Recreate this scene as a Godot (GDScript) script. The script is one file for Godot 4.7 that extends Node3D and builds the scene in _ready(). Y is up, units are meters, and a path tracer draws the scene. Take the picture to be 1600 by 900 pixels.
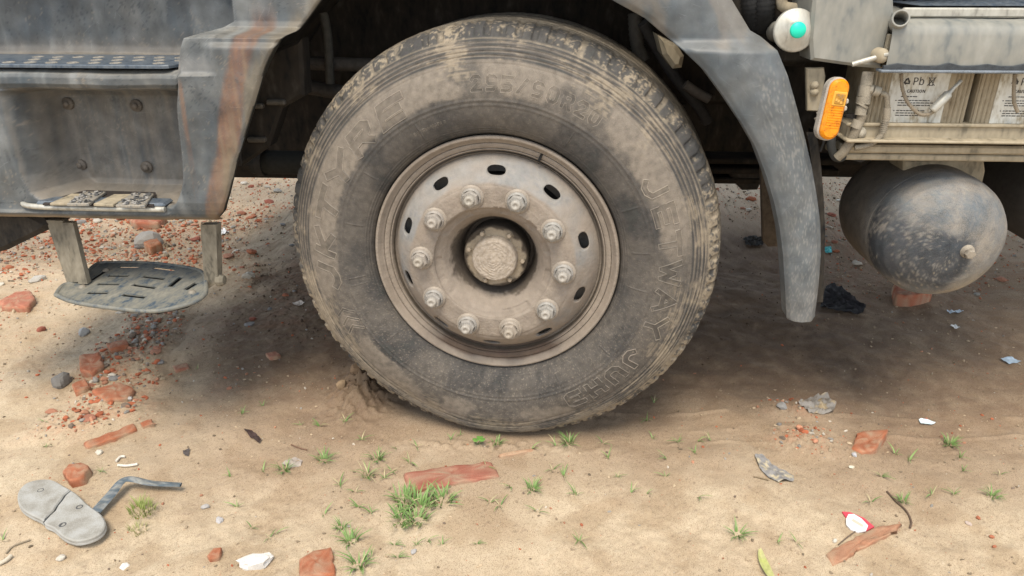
extends Node3D
# A lorry's muddy front wheel, cab steps, rear mudguard, batteries and air tank over a sandy yard strewn with brick rubble.

var taken := {}
var mats := {}
var rnd := RandomNumberGenerator.new()
var n_big := FastNoiseLite.new()
var n_mid := FastNoiseLite.new()
var n_fine := FastNoiseLite.new()
var n_cell := FastNoiseLite.new()
var truck: Node3D

const SAND := Color(0.455, 0.358, 0.245)
const DUST := Color(0.32, 0.278, 0.227)
const RUBBER := Color(0.04, 0.041, 0.043)
const PLASTIC := Color(0.085, 0.11, 0.133)
const BRICK := Color(0.4, 0.15, 0.085)

# ------------------------------------------------------------------ naming

func numbered(called: String, parent: Node) -> String:
	var key := str(parent.get_instance_id()) + called
	var n: int = taken.get(key, 0)
	taken[key] = n + 1
	return called if n == 0 else "%s_%03d" % [called, n]

func put(o: Node3D, called: String, parent: Node = self) -> Node3D:
	o.name = numbered(called, parent)
	parent.add_child(o, true)
	return o

func piece(called: String, mesh: Mesh, m: Material, parent: Node = self, xf := Transform3D()) -> MeshInstance3D:
	var o := MeshInstance3D.new()
	o.mesh = mesh
	o.material_override = m
	o.transform = xf
	put(o, called, parent)
	return o

func tag(o: Node3D, label: String, category: String, group := "", kind := "") -> Node3D:
	if label: o.set_meta("label", label)
	if category: o.set_meta("category", category)
	if group: o.set_meta("group", group)
	if kind: o.set_meta("kind", kind)
	return o

# ------------------------------------------------------------------ shapes

func begin(c := Color.WHITE, smooth := false) -> SurfaceTool:
	var st := SurfaceTool.new()
	st.begin(Mesh.PRIMITIVE_TRIANGLES)
	st.set_smooth_group(0 if smooth else -1)
	st.set_color(c)
	return st

func done(st: SurfaceTool) -> ArrayMesh:
	st.generate_normals()
	return st.commit()

func tri(st: SurfaceTool, a: Vector3, b: Vector3, c: Vector3, out := Vector3.ZERO) -> void:
	if out != Vector3.ZERO and (a - c).cross(a - b).dot(out) < 0.0:
		var t := b; b = c; c = t
	st.add_vertex(a); st.add_vertex(b); st.add_vertex(c)

func quad(st: SurfaceTool, a: Vector3, b: Vector3, c: Vector3, d: Vector3, out := Vector3.ZERO) -> void:
	tri(st, a, b, c, out); tri(st, a, c, d, out)

func bx(st: SurfaceTool, c: Vector3, s: Vector3, bev := 0.003, basis := Basis()) -> void:
	var h := s * 0.5
	bev = minf(bev, minf(h.x, minf(h.y, h.z)) * 0.9)
	var g := Vector3(h.x - bev, h.y - bev, h.z - bev)
	for ax in 3:
		var u := (ax + 1) % 3
		var w := (ax + 2) % 3
		for sg in [-1.0, 1.0]:
			var q := []
			for k in [[-1, -1], [1, -1], [1, 1], [-1, 1]]:
				var p := Vector3()
				p[ax] = h[ax] * sg; p[u] = g[u] * k[0]; p[w] = g[w] * k[1]
				q.append(c + basis * p)
			var o := Vector3(); o[ax] = sg
			quad(st, q[0], q[1], q[2], q[3], basis * o)
		for su in [-1.0, 1.0]:
			for sw in [-1.0, 1.0]:
				var q2 := []
				for k2 in [-1.0, 1.0]:
					var p1 := Vector3(); p1[ax] = g[ax] * k2; p1[u] = h[u] * su; p1[w] = g[w] * sw
					var p2 := Vector3(); p2[ax] = g[ax] * k2; p2[u] = g[u] * su; p2[w] = h[w] * sw
					q2.append(c + basis * p1); q2.append(c + basis * p2)
				var o2 := Vector3(); o2[u] = su; o2[w] = sw
				quad(st, q2[0], q2[1], q2[3], q2[2], basis * o2)
	for sx in [-1.0, 1.0]:
		for sy in [-1.0, 1.0]:
			for sz in [-1.0, 1.0]:
				tri(st, c + basis * Vector3(h.x * sx, g.y * sy, g.z * sz), c + basis * Vector3(g.x * sx, h.y * sy, g.z * sz), c + basis * Vector3(g.x * sx, g.y * sy, h.z * sz), basis * Vector3(sx, sy, sz))

func box(c: Vector3, s: Vector3, bev := 0.003, col := Color.WHITE, basis := Basis()) -> ArrayMesh:
	var st := begin(col)
	bx(st, c, s, bev, basis)
	return done(st)

func smooth_path(pts: Array, per := 8) -> PackedVector3Array:
	var o := PackedVector3Array()
	for i in pts.size() - 1:
		var a: Vector3 = pts[max(i - 1, 0)]
		var b: Vector3 = pts[i]
		var c: Vector3 = pts[i + 1]
		var d: Vector3 = pts[min(i + 2, pts.size() - 1)]
		for k in per:
			o.append(b.cubic_interpolate(c, a, d, float(k) / per))
	o.append(pts[-1])
	return o

func tube(st: SurfaceTool, pts: PackedVector3Array, r: float, sides := 12, wob := 0.0, caps := true) -> void:
	# a round bar or hose along points; wob swells it ring by ring
	st.set_smooth_group(0)
	var up := Vector3.UP
	var rings := []
	for i in pts.size():
		var t := (pts[min(i + 1, pts.size() - 1)] - pts[max(i - 1, 0)]).normalized()
		if absf(t.dot(up)) > 0.95 and i == 0: up = Vector3.RIGHT
		var s := t.cross(up).normalized()
		up = s.cross(t).normalized()
		var rr := r * (1.0 + (wob if i % 2 else 0.0))
		var ring := PackedVector3Array()
		for k in sides:
			var a := TAU * k / sides
			ring.append(pts[i] + (s * cos(a) + up * sin(a)) * rr)
		rings.append(ring)
	for i in rings.size() - 1:
		for k in sides:
			var k2 := (k + 1) % sides
			quad(st, rings[i][k], rings[i][k2], rings[i + 1][k2], rings[i + 1][k], rings[i][k] - pts[i])
	if caps:
		st.set_smooth_group(-1)
		for e in [0, rings.size() - 1]:
			var o := (pts[e] - pts[1 if e == 0 else e - 1]).normalized()
			for k in sides:
				tri(st, pts[e], rings[e][k], rings[e][(k + 1) % sides], o)
	st.set_smooth_group(-1)

func bar(pts: Array, r: float, col := Color.WHITE, sides := 12, per := 8, wob := 0.0) -> ArrayMesh:
	var st := begin(col)
	tube(st, smooth_path(pts, per) if per > 1 else PackedVector3Array(pts), r, sides, wob)
	return done(st)

func lathe(st: SurfaceTool, prof: Array, n := 32, xf := Transform3D(), smooth := true) -> void:
	# prof holds (radius, height along the local z axis)
	st.set_smooth_group(0 if smooth else -1)
	for i in prof.size() - 1:
		var a: Vector2 = prof[i]
		var b: Vector2 = prof[i + 1]
		var out := Vector2(b.y - a.y, a.x - b.x)
		for k in n:
			var t0 := TAU * k / n
			var t1 := TAU * (k + 1) / n
			var tm := (t0 + t1) * 0.5
			var p := [Vector3(a.x * cos(t0), a.x * sin(t0), a.y), Vector3(a.x * cos(t1), a.x * sin(t1), a.y), Vector3(b.x * cos(t1), b.x * sin(t1), b.y), Vector3(b.x * cos(t0), b.x * sin(t0), b.y)]
			var o := xf.basis * Vector3(-out.x * cos(tm), -out.x * sin(tm), -out.y)
			if a.x > 0.0: tri(st, xf * p[0], xf * p[1], xf * p[2] if b.x > 0.0 else xf * p[3], -o)
			if b.x > 0.0: tri(st, xf * p[0], xf * p[2], xf * p[3], -o)
	st.set_smooth_group(-1)

func lathed(prof: Array, n := 32, col := Color.WHITE, smooth := true) -> ArrayMesh:
	var st := begin(col)
	lathe(st, prof, n, Transform3D(), smooth)
	return done(st)

func inset(poly: PackedVector2Array, d: float) -> PackedVector2Array:
	var o := PackedVector2Array()
	var n := poly.size()
	for i in n:
		var e0 := (poly[i] - poly[(i + n - 1) % n]).normalized()
		var e1 := (poly[(i + 1) % n] - poly[i]).normalized()
		var m := (Vector2(-e0.y, e0.x) + Vector2(-e1.y, e1.x))
		m = m.normalized() * minf(2.0, 1.0 / maxf(0.4, m.length() * 0.5))
		o.append(poly[i] + m * d)
	return o

func prism(st: SurfaceTool, points: Array, z0: float, z1: float, bev := 0.002, xf := Transform3D()) -> void:
	# an outline in x and y, solid from z0 to z1, its edge at z1 bevelled
	var poly := PackedVector2Array(points)
	if Geometry2D.is_polygon_clockwise(poly): poly.reverse()
	var n := poly.size()
	var top := inset(poly, bev)
	var f3 := func(p: Vector2, z: float) -> Vector3: return xf * Vector3(p.x, p.y, z)
	var sg := signf(z1 - z0)
	for i in n:
		var j := (i + 1) % n
		var e := (poly[j] - poly[i]).normalized()
		var o := xf.basis * Vector3(e.y, -e.x, 0)
		quad(st, f3.call(poly[i], z0), f3.call(poly[j], z0), f3.call(poly[j], z1 - sg * bev), f3.call(poly[i], z1 - sg * bev), o)
		if bev > 0.0:
			quad(st, f3.call(poly[i], z1 - sg * bev), f3.call(poly[j], z1 - sg * bev), f3.call(top[j], z1), f3.call(top[i], z1), o + xf.basis * Vector3(0, 0, sg))
	var ix := Geometry2D.triangulate_polygon(top)
	for k in range(0, ix.size(), 3):
		tri(st, f3.call(top[ix[k]], z1), f3.call(top[ix[k + 1]], z1), f3.call(top[ix[k + 2]], z1), xf.basis * Vector3(0, 0, sg))
		tri(st, f3.call(poly[ix[k]], z0), f3.call(poly[ix[k + 1]], z0), f3.call(poly[ix[k + 2]], z0), xf.basis * Vector3(0, 0, -sg))

func slab(points: Array, z0: float, z1: float, bev := 0.002, col := Color.WHITE, xf := Transform3D()) -> ArrayMesh:
	var st := begin(col)
	prism(st, points, z0, z1, bev, xf)
	return done(st)

func sheet(rows: Array, cf: Callable, closed := false) -> ArrayMesh:
	# a curved surface through rows of points, with smooth normals and a colour for every vertex
	var nr := rows.size()
	var nc: int = rows[0].size()
	var v := PackedVector3Array(); v.resize(nr * nc)
	var nn := PackedVector3Array(); nn.resize(nr * nc)
	var cc := PackedColorArray(); cc.resize(nr * nc)
	var ix := PackedInt32Array(); ix.resize((nr - 1) * (nc - 1) * 6)
	for i in nr:
		var row: PackedVector3Array = rows[i]
		var ra: PackedVector3Array = rows[max(i - 1, 0)]
		var rb: PackedVector3Array = rows[min(i + 1, nr - 1)]
		if closed and i == 0: ra = rows[nr - 2]
		if closed and i == nr - 1: rb = rows[1]
		for j in nc:
			var n := (row[min(j + 1, nc - 1)] - row[max(j - 1, 0)]).cross(rb[j] - ra[j]).normalized()
			v[i * nc + j] = row[j]
			nn[i * nc + j] = n
			cc[i * nc + j] = cf.call(row[j], n)
	var k := 0
	for i in nr - 1:
		for j in nc - 1:
			var a := i * nc + j
			ix[k] = a; ix[k + 1] = a + nc; ix[k + 2] = a + 1
			ix[k + 3] = a + 1; ix[k + 4] = a + nc; ix[k + 5] = a + nc + 1
			k += 6
	var arr := []
	arr.resize(Mesh.ARRAY_MAX)
	arr[Mesh.ARRAY_VERTEX] = v; arr[Mesh.ARRAY_NORMAL] = nn; arr[Mesh.ARRAY_COLOR] = cc; arr[Mesh.ARRAY_INDEX] = ix
	var m := ArrayMesh.new()
	m.add_surface_from_arrays(Mesh.PRIMITIVE_TRIANGLES, arr)
	return m

func at_y(tab: Array, y: float) -> float:
	# a table of (argument, value) with the argument falling, read in between
	if y >= tab[0].x: return tab[0].y
	for i in tab.size() - 1:
		if y >= tab[i + 1].x:
			return lerpf(tab[i + 1].y, tab[i].y, (y - tab[i + 1].x) / (tab[i].x - tab[i + 1].x))
	return tab[-1].y

func lump(size: Vector3, seed_: int, col: Color, rough := 0.3) -> ArrayMesh:
	# a broken stone
	var base := []
	for p in [Vector3(1, 0, 0), Vector3(-1, 0, 0), Vector3(0, 1, 0), Vector3(0, -1, 0), Vector3(0, 0, 1), Vector3(0, 0, -1)]: base.append(p)
	var faces := [[2, 0, 4], [2, 4, 1], [2, 1, 5], [2, 5, 0], [3, 4, 0], [3, 1, 4], [3, 5, 1], [3, 0, 5]]
	var tris := []
	for f in faces: tris.append([base[f[0]], base[f[1]], base[f[2]]])
	for k in 2:
		var more := []
		for t in tris:
			var ab: Vector3 = ((t[0] + t[1]) * 0.5).normalized()
			var bc: Vector3 = ((t[1] + t[2]) * 0.5).normalized()
			var ca: Vector3 = ((t[2] + t[0]) * 0.5).normalized()
			more.append([t[0], ab, ca]); more.append([ab, t[1], bc]); more.append([ca, bc, t[2]]); more.append([ab, bc, ca])
		tris = more
	var planes := []
	var r := RandomNumberGenerator.new()
	r.seed = seed_
	for k in 9: planes.append([Vector3(r.randfn(), r.randfn(), r.randfn()).normalized(), r.randf_range(0.55, 0.9)])
	var st := begin(col)
	for t in tris:
		var q := []
		for p in t:
			var d: float = 1.0 + rough * n_big.get_noise_3d(p.x * 0.3 + seed_ * 3.1, p.y * 0.3, p.z * 0.3)
			for pl in planes:
				var c: float = p.dot(pl[0])
				if c > 0.05: d = minf(d, pl[1] / c)
			q.append(p * d * size * 0.5)
		tri(st, q[0], q[1], q[2], q[0] + q[1] + q[2])
	return done(st)

# ------------------------------------------------------------------ materials

func noise_image(seed_: int, freq: float, size := 512, oct := 4, kind := FastNoiseLite.TYPE_SIMPLEX_SMOOTH) -> Image:
	var n := FastNoiseLite.new()
	n.seed = seed_; n.frequency = freq; n.fractal_octaves = oct; n.noise_type = kind
	var im := n.get_seamless_image(size, size)
	im.convert(Image.FORMAT_L8)
	return im

func tinted(im: Image, stops: Array, over: Image = null, share := 0.5) -> ImageTexture:
	# a grey image coloured by a ramp of [place, colour]
	var g := Gradient.new()
	g.offsets = PackedFloat32Array(stops.map(func(s): return s[0]))
	g.colors = PackedColorArray(stops.map(func(s): return s[1]))
	var lut := []
	for i in 256: lut.append(g.sample(i / 255.0))
	var a := im.get_data()
	var b := over.get_data() if over else a
	var o := PackedByteArray(); o.resize(a.size() * 3)
	for i in a.size():
		var x := int(lerpf(a[i], b[i], share)) if over else a[i]
		var c: Color = lut[x]
		o[i * 3] = int(c.r * 255.0); o[i * 3 + 1] = int(c.g * 255.0); o[i * 3 + 2] = int(c.b * 255.0)
	var t := Image.create_from_data(im.get_width(), im.get_height(), false, Image.FORMAT_RGB8, o)
	t.generate_mipmaps()
	return ImageTexture.create_from_image(t)

var grain_bump: ImageTexture
var clump_bump: ImageTexture
var im_soft: Image
var im_spots: Image
var im_fine: Image

func mat(key: String, rough: float, tex: Texture2D, scale: float, bump: Texture2D = null, bump_cm := 0.05, vertex := true, world := false) -> StandardMaterial3D:
	var m := StandardMaterial3D.new()
	m.resource_name = key
	m.roughness = rough
	m.metallic_specular = 0.4
	m.cull_mode = BaseMaterial3D.CULL_DISABLED
	m.vertex_color_use_as_albedo = vertex
	m.uv1_triplanar = true
	m.uv1_world_triplanar = world
	m.uv1_scale = Vector3.ONE * scale
	m.albedo_texture = tex
	if bump:
		m.heightmap_enabled = true
		m.heightmap_texture = bump
		m.heightmap_scale = bump_cm
	mats[key] = m
	return m

func make_materials() -> void:
	im_soft = noise_image(11, 0.012, 512, 5)
	im_spots = noise_image(23, 0.05, 512, 3)
	im_fine = noise_image(37, 0.16, 512, 3)
	grain_bump = ImageTexture.create_from_image(im_fine)
	clump_bump = ImageTexture.create_from_image(noise_image(41, 0.035, 512, 5))
	var w := func(x: float) -> Color: return Color(x, x, x)
	# near-white mottling that multiplies the vertex colours
	var mottle := tinted(im_soft, [[0.22, w.call(0.66)], [0.45, w.call(0.88)], [0.75, w.call(1.0)]], im_fine, 0.6)
	var soily := tinted(im_fine, [[0.22, Color(0.62, 0.59, 0.56)], [0.38, Color(0.9, 0.89, 0.88)], [0.7, w.call(1.0)]], im_spots, 0.25)
	mat("soil", 0.96, soily, 4.2, grain_bump, 0.1, true, true)
	mat("rubber", 0.78, mottle, 7.0, grain_bump, 0.05)
	var sc := Image.create_from_data(512, 512, false, Image.FORMAT_L8, im_soft.get_data())
	var sd := sc.get_data()
	for i in sd.size(): sd[i] = clampi(150 + (sd[i] - 128) / 3, 90, 200)
	var rs := RandomNumberGenerator.new()
	rs.seed = 77
	for k in 520:
		var px := rs.randf() * 512.0
		var py := rs.randf() * 512.0
		var an := rs.randfn(0.4, 0.9)
		var ln := int(6 + 60 * pow(rs.randf(), 4.0))
		var br := rs.randi_range(-45, 75)
		for s in ln:
			an += rs.randf_range(-0.03, 0.03)
			px += cos(an); py += sin(an)
			var at := (posmod(int(py), 512)) * 512 + posmod(int(px), 512)
			sd[at] = clampi(sd[at] + int(br * sin(PI * (s + 1.0) / (ln + 1.0))), 40, 255)
	for k in 2600:
		var at := rs.randi() % sd.size()
		sd[at] = clampi(sd[at] + rs.randi_range(-70, 90), 40, 255)
	sc = Image.create_from_data(512, 512, false, Image.FORMAT_L8, sd)
	var scuffed := tinted(sc, [[0.15, w.call(0.5)], [0.6, w.call(0.82)], [0.85, w.call(1.0)]])
	mat("plastic", 0.48, scuffed, 2.6, grain_bump, 0.006)
	mat("caked", 0.9, tinted(im_soft, [[0.22, w.call(0.84)], [0.5, w.call(0.94)], [0.75, w.call(1.0)]], im_fine, 0.55), 6.0, clump_bump, 0.1)
	mat("steel", 0.6, mottle, 4.0, grain_bump, 0.02)
	mat("stone", 0.92, soily, 9.0, grain_bump, 0.06)
	mat("brick_clay", 0.94, soily, 11.0, grain_bump, 0.16)
	mat("cloth", 0.95, mottle, 12.0, grain_bump, 0.05)
	mat("foam_sole", 0.85, tinted(im_soft, [[0.2, Color(0.82, 0.8, 0.77)], [0.45, Color(0.93, 0.92, 0.9)], [0.7, w.call(1.0)]], im_fine, 0.35), 3.0, grain_bump, 0.05)
	mat("paper", 0.6, null, 1.0)
	mat("ink", 0.7, null, 1.0)
	var lf := mat("leaf", 0.6, mottle, 10.0)
	lf.backlight = Color(0.35, 0.4, 0.25)
	# dusty paint: dark paint showing through a tan film
	var dusty := func(key: String, a: Color, b: Color, scale: float, rough: float, share := 0.4) -> void:
		mat(key, rough, tinted(im_soft, [[0.2, a], [0.38, a.lerp(b, 0.7)], [0.6, b], [0.85, b.lightened(0.1)]], im_spots, share), scale, grain_bump, 0.02, false)
		mats[key].uv1_scale = Vector3(scale * 1.3, scale * 0.6, scale * 1.3)
	dusty.call("dusty_grey", Color(0.41, 0.425, 0.42), Color(0.535, 0.53, 0.5), 1.5, 0.5)
	dusty.call("dusty_tan", Color(0.45, 0.42, 0.36), Color(0.62, 0.575, 0.49), 2.2, 0.8)
	dusty.call("dusty_black", Color(0.07, 0.07, 0.07), Color(0.2, 0.18, 0.155), 2.0, 0.8)
	dusty.call("chassis_dark", Color(0.06, 0.055, 0.05), Color(0.17, 0.145, 0.115), 1.6, 0.85)
	dusty.call("tread_metal", Color(0.2, 0.25, 0.31), Color(0.36, 0.39, 0.42), 3.0, 0.4, 0.5)
	dusty.call("worn_rim", Color(0.34, 0.36, 0.38), Color(0.56, 0.53, 0.48), 6.0, 0.5, 0.6)
	dusty.call("strap_steel", Color(0.34, 0.32, 0.28), Color(0.5, 0.47, 0.41), 3.0, 0.8)
	dusty.call("pale_metal", Color(0.54, 0.53, 0.5), Color(0.7, 0.69, 0.65), 3.0, 0.45)
	dusty.call("battery_case", Color(0.48, 0.43, 0.35), Color(0.64, 0.59, 0.5), 2.6, 0.75)
	dusty.call("battery_label", Color(0.62, 0.58, 0.5), Color(0.83, 0.82, 0.78), 3.5, 0.7, 0.4)
	mats["tread_metal"].metallic = 0.15
	mats["pale_metal"].metallic = 0.35
	var am := mat("amber", 0.25, null, 1.0, null, 0.0, false)
	am.albedo_texture = tinted(im_soft, [[0.2, Color(0.72, 0.68, 0.62)], [0.45, Color(0.97, 0.96, 0.95)], [0.7, w.call(1.0)]], im_spots, 0.4)
	am.uv1_scale = Vector3.ONE * 9.0
	am.albedo_color = Color(0.88, 0.54, 0.03)
	dusty.call("step_plate", Color(0.23, 0.28, 0.33), Color(0.47, 0.46, 0.42), 3.4, 0.6)
	var pk := mat("print", 0.8, null, 1.0, null, 0.0, false)
	pk.albedo_color = Color(0.28, 0.27, 0.26)
	var te := mat("teal", 0.45, null, 1.0, null, 0.0, false)
	te.albedo_color = Color(0.12, 0.78, 0.66)

# ------------------------------------------------------------------ how dirt lies on things

func plastic_dirt(p: Vector3, n: Vector3) -> Color:
	var a := n_mid.get_noise_3d(p.x, p.y, p.z)
	var s := n_fine.get_noise_3d(p.x * 0.9, p.y * 0.12, p.z * 0.9)
	var b := n_big.get_noise_3d(p.x * 1.5, p.y * 1.5, p.z * 1.5)
	var up := clampf(n.y, 0.0, 1.0)
	var d := clampf(0.22 + a * 0.2 + s * 0.09 + b * 0.22 + up * 0.45, 0.03, 0.9)
	return PLASTIC.lerp(Color(0.31, 0.285, 0.24), d)

func panel_dirt(p: Vector3, n: Vector3) -> Color:
	if n.z < 0.0: n = -n
	if p.x > at_y(arch, p.y) - 0.0005 and n.z < 0.6 and p.y > 0.61: return Color(0.035, 0.032, 0.03)  # inward flange of the arch comes back near black
	var c := plastic_dirt(p, n)
	var s := n_fine.get_noise_3d(p.x * 1.1, p.y * 0.06, 3.0)
	var s2 := n_mid.get_noise_3d(p.x * 2.0, p.y * 0.25, 9.0)
	var sp := n_fine.get_noise_3d(p.x * 2.0, p.y * 1.4, 21.0) + n_mid.get_noise_3d(p.x, p.y, 22.0) * 0.7
	c = c.lerp(DUST * 1.1, clampf(smoothstep(0.5, 0.62, sp) * 0.5, 0.0, 0.5))
	c = c.lerp(PLASTIC * 0.55, clampf(smoothstep(-0.5, -0.62, sp) * 0.6, 0.0, 0.6))
	var cloud := n_big.get_noise_3d(p.x * 2.6 + 4.0, p.y * 1.6, 31.0) + s2 * 0.6
	c = c.lerp(PLASTIC * 0.5, clampf(smoothstep(0.15, 0.5, cloud) * 0.35, 0.0, 0.35))
	c = c.lerp(Color(0.36, 0.37, 0.36), clampf(smoothstep(0.1, 0.5, -cloud + s * 0.2) * 0.45, 0.0, 0.45))
	if p.x > -0.69: c = c.lerp(Color(0.38, 0.38, 0.37), smoothstep(0.925, 0.938, p.y) * smoothstep(0.985, 0.94, p.y) * 0.55 * smoothstep(-0.57, -0.62, p.x))
	# tan wash in the recess between the two treads and on the lower lip
	if p.x < -0.68 and p.z < 0.03 and p.y < 0.9:
		c = c.lerp(DUST * 1.0, clampf(0.34 + s * 0.3 + s2 * 0.3 + smoothstep(0.72, 0.63, p.y) * 0.35, 0.0, 0.8))
	if p.y > 0.94 and p.x < -0.66:
		c = c.lerp(DUST, clampf(smoothstep(1.0, 0.945, p.y) * 0.6 + 0.05 + s2 * 0.2, 0.0, 0.8))
	if p.y < 0.615:
		c = c.lerp(Color(0.38, 0.27, 0.16), smoothstep(0.615, 0.602, p.y) * 0.8)
	# a broad rust run down the pillar and a thin one beside it
	if p.z > -0.09:
		var mid := lerpf(-0.634, -0.507, clampf((p.y - 0.62) / 0.4, 0.0, 1.0))
		var wide := lerpf(0.02, 0.036, clampf((p.y - 0.6) / 0.4, 0.0, 1.0))
		var e := absf(p.x - mid + s2 * 0.014) / wide
		var rust := Color(0.27, 0.115, 0.06).lerp(Color(0.27, 0.19, 0.135), clampf(0.45 + s * 1.1, 0.0, 1.0))
		c = c.lerp(rust, clampf(smoothstep(1.0, 0.6, e) * (0.72 + s * 0.8 + sp * 0.3), 0.0, 0.9) * smoothstep(1.08, 1.0, p.y))
		var e2 := absf(p.x + 0.66 + (0.93 - p.y) * 0.03 + s2 * 0.004) / 0.007
		c = c.lerp(rust, clampf(smoothstep(1.0, 0.4, e2) * (0.5 + s), 0.0, 0.7) * smoothstep(0.64, 0.7, p.y) * smoothstep(0.93, 0.9, p.y))
		# dried mud along the arch edge
		var edge := p.x - at_y(arch, p.y)
		c = c.lerp(Color(0.27, 0.22, 0.15), clampf(smoothstep(-0.05, -0.008, edge) * (0.45 + s2 * 0.9 + s * 0.4), 0.0, 0.6))
	return c

func guard_dirt(p: Vector3, n: Vector3) -> Color:
	if n.z < 0.0: n = -n
	var c := plastic_dirt(p, n)
	var edge := at_y(guard_out, p.y) - p.x
	var m := n_mid.get_noise_3d(p.x * 1.6 + p.y * 0.8, p.y * 0.7 - p.x * 0.6, 5.0)
	var scuff := n_fine.get_noise_3d(p.x * 0.9 - p.y * 0.6, (p.y * 0.9 + p.x * 1.6) * 2.6, 2.0)
	c = c.lerp(Color(0.62, 0.58, 0.5), clampf(smoothstep(0.11, 0.015, edge) * (0.7 + m * 0.8) * smoothstep(0.12, 0.45, scuff) * smoothstep(0.98, 0.9, p.y), 0.0, 0.34))
	c = c.lerp(Color(0.25, 0.275, 0.29), 0.3 + m * 0.15)
	c = c.lerp(DUST, clampf(0.04 + smoothstep(0.55, 0.38, p.y) * 0.2 + m * 0.12, 0.0, 0.6))
	if p.y > 0.985: c = c.lerp(DUST, 0.6 * clampf(smoothstep(0.0, 0.5, m + n_big.get_noise_2d(p.x * 3.0, p.y * 3.0) + smoothstep(0.08, 0.02, edge) * 0.5), 0.0, 0.8))
	if p.z < -0.01: c = c.lerp(DUST * 0.75, 0.6)
	return c

var arch: Array = [Vector2(1.3, -0.14), Vector2(1.12, -0.325), Vector2(1.074, -0.373), Vector2(1.02, -0.421), Vector2(0.998, -0.44), Vector2(0.966, -0.462), Vector2(0.947, -0.474), Vector2(0.901, -0.494), Vector2(0.833, -0.525), Vector2(0.741, -0.568), Vector2(0.667, -0.597), Vector2(0.628, -0.615), Vector2(0.603, -0.641)]
var guard_in: Array = [Vector2(1.2, -0.02), Vector2(1.13, 0.13), Vector2(1.08, 0.241), Vector2(1.044, 0.313), Vector2(0.988, 0.387), Vector2(0.946, 0.437), Vector2(0.895, 0.481), Vector2(0.836, 0.528), Vector2(0.789, 0.561), Vector2(0.727, 0.592), Vector2(0.663, 0.619), Vector2(0.604, 0.639), Vector2(0.543, 0.655), Vector2(0.464, 0.671), Vector2(0.385, 0.687)]
var guard_out: Array = [Vector2(1.2, 0.4), Vector2(1.08, 0.485), Vector2(1.02, 0.53), Vector2(1.006, 0.557), Vector2(0.984, 0.582), Vector2(0.935, 0.61), Vector2(0.883, 0.633), Vector2(0.817, 0.661), Vector2(0.749, 0.688), Vector2(0.679, 0.711), Vector2(0.62, 0.728), Vector2(0.545, 0.742), Vector2(0.466, 0.75), Vector2(0.385, 0.754)]

# ------------------------------------------------------------------ the scene

func _ready() -> void:
	rnd.seed = 7
	for q in [[n_big, 1, 2.2], [n_mid, 2, 9.0], [n_fine, 3, 60.0], [n_cell, 4, 40.0]]:
		q[0].seed = q[1]; q[0].frequency = q[2]; q[0].fractal_octaves = 3; q[0].noise_type = FastNoiseLite.TYPE_SIMPLEX_SMOOTH
	set_view()
	make_materials()
	make_ground()
	truck = put(Node3D.new(), "truck")
	tag(truck, "dusty grey lorry with a mud caked front wheel between cab steps and rear mudguard", "truck")
	make_cab()
	make_wheel()
	make_mudguard()
	make_undercarriage()
	make_side_gear()
	make_litter()
	make_grass()

func set_view() -> void:
	var cam := Camera3D.new()
	cam.name = "camera"
	cam.position = Vector3(0.126, 1.152, 1.615)
	cam.rotation = Vector3(-0.419, deg_to_rad(3.0), 0.0)
	cam.fov = 42.74
	cam.near = 0.02
	cam.far = 2000.0
	add_child(cam)
	var env := Environment.new()
	env.background_mode = Environment.BG_SKY
	var sky := ProceduralSkyMaterial.new()
	sky.sky_top_color = Color(0.72, 0.78, 0.86)
	sky.sky_horizon_color = Color(0.93, 0.93, 0.92)
	sky.sky_curve = 0.2
	sky.ground_bottom_color = Color(0.5, 0.44, 0.35)
	sky.ground_horizon_color = Color(0.75, 0.72, 0.66)
	sky.energy_multiplier = 1.0
	env.sky = Sky.new()
	env.sky.sky_material = sky
	env.tonemap_mode = Environment.TONE_MAPPER_LINEAR
	env.tonemap_exposure = 2.34
	env.sdfgi_enabled = true
	env.ssao_enabled = true
	env.ssil_enabled = true
	var we := WorldEnvironment.new()
	we.name = "world"
	we.environment = env
	add_child(we)
	var sun := DirectionalLight3D.new()
	sun.name = "sun"
	sun.light_energy = 0.6
	sun.light_angular_distance = 26.0
	sun.light_color = Color(1.0, 0.96, 0.9)
	sun.shadow_enabled = true
	add_child(sun)
	sun.look_at_from_position(Vector3(-0.12, 2.0, 0.95), Vector3.ZERO)

# ------------------------------------------------------------------ ground

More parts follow.
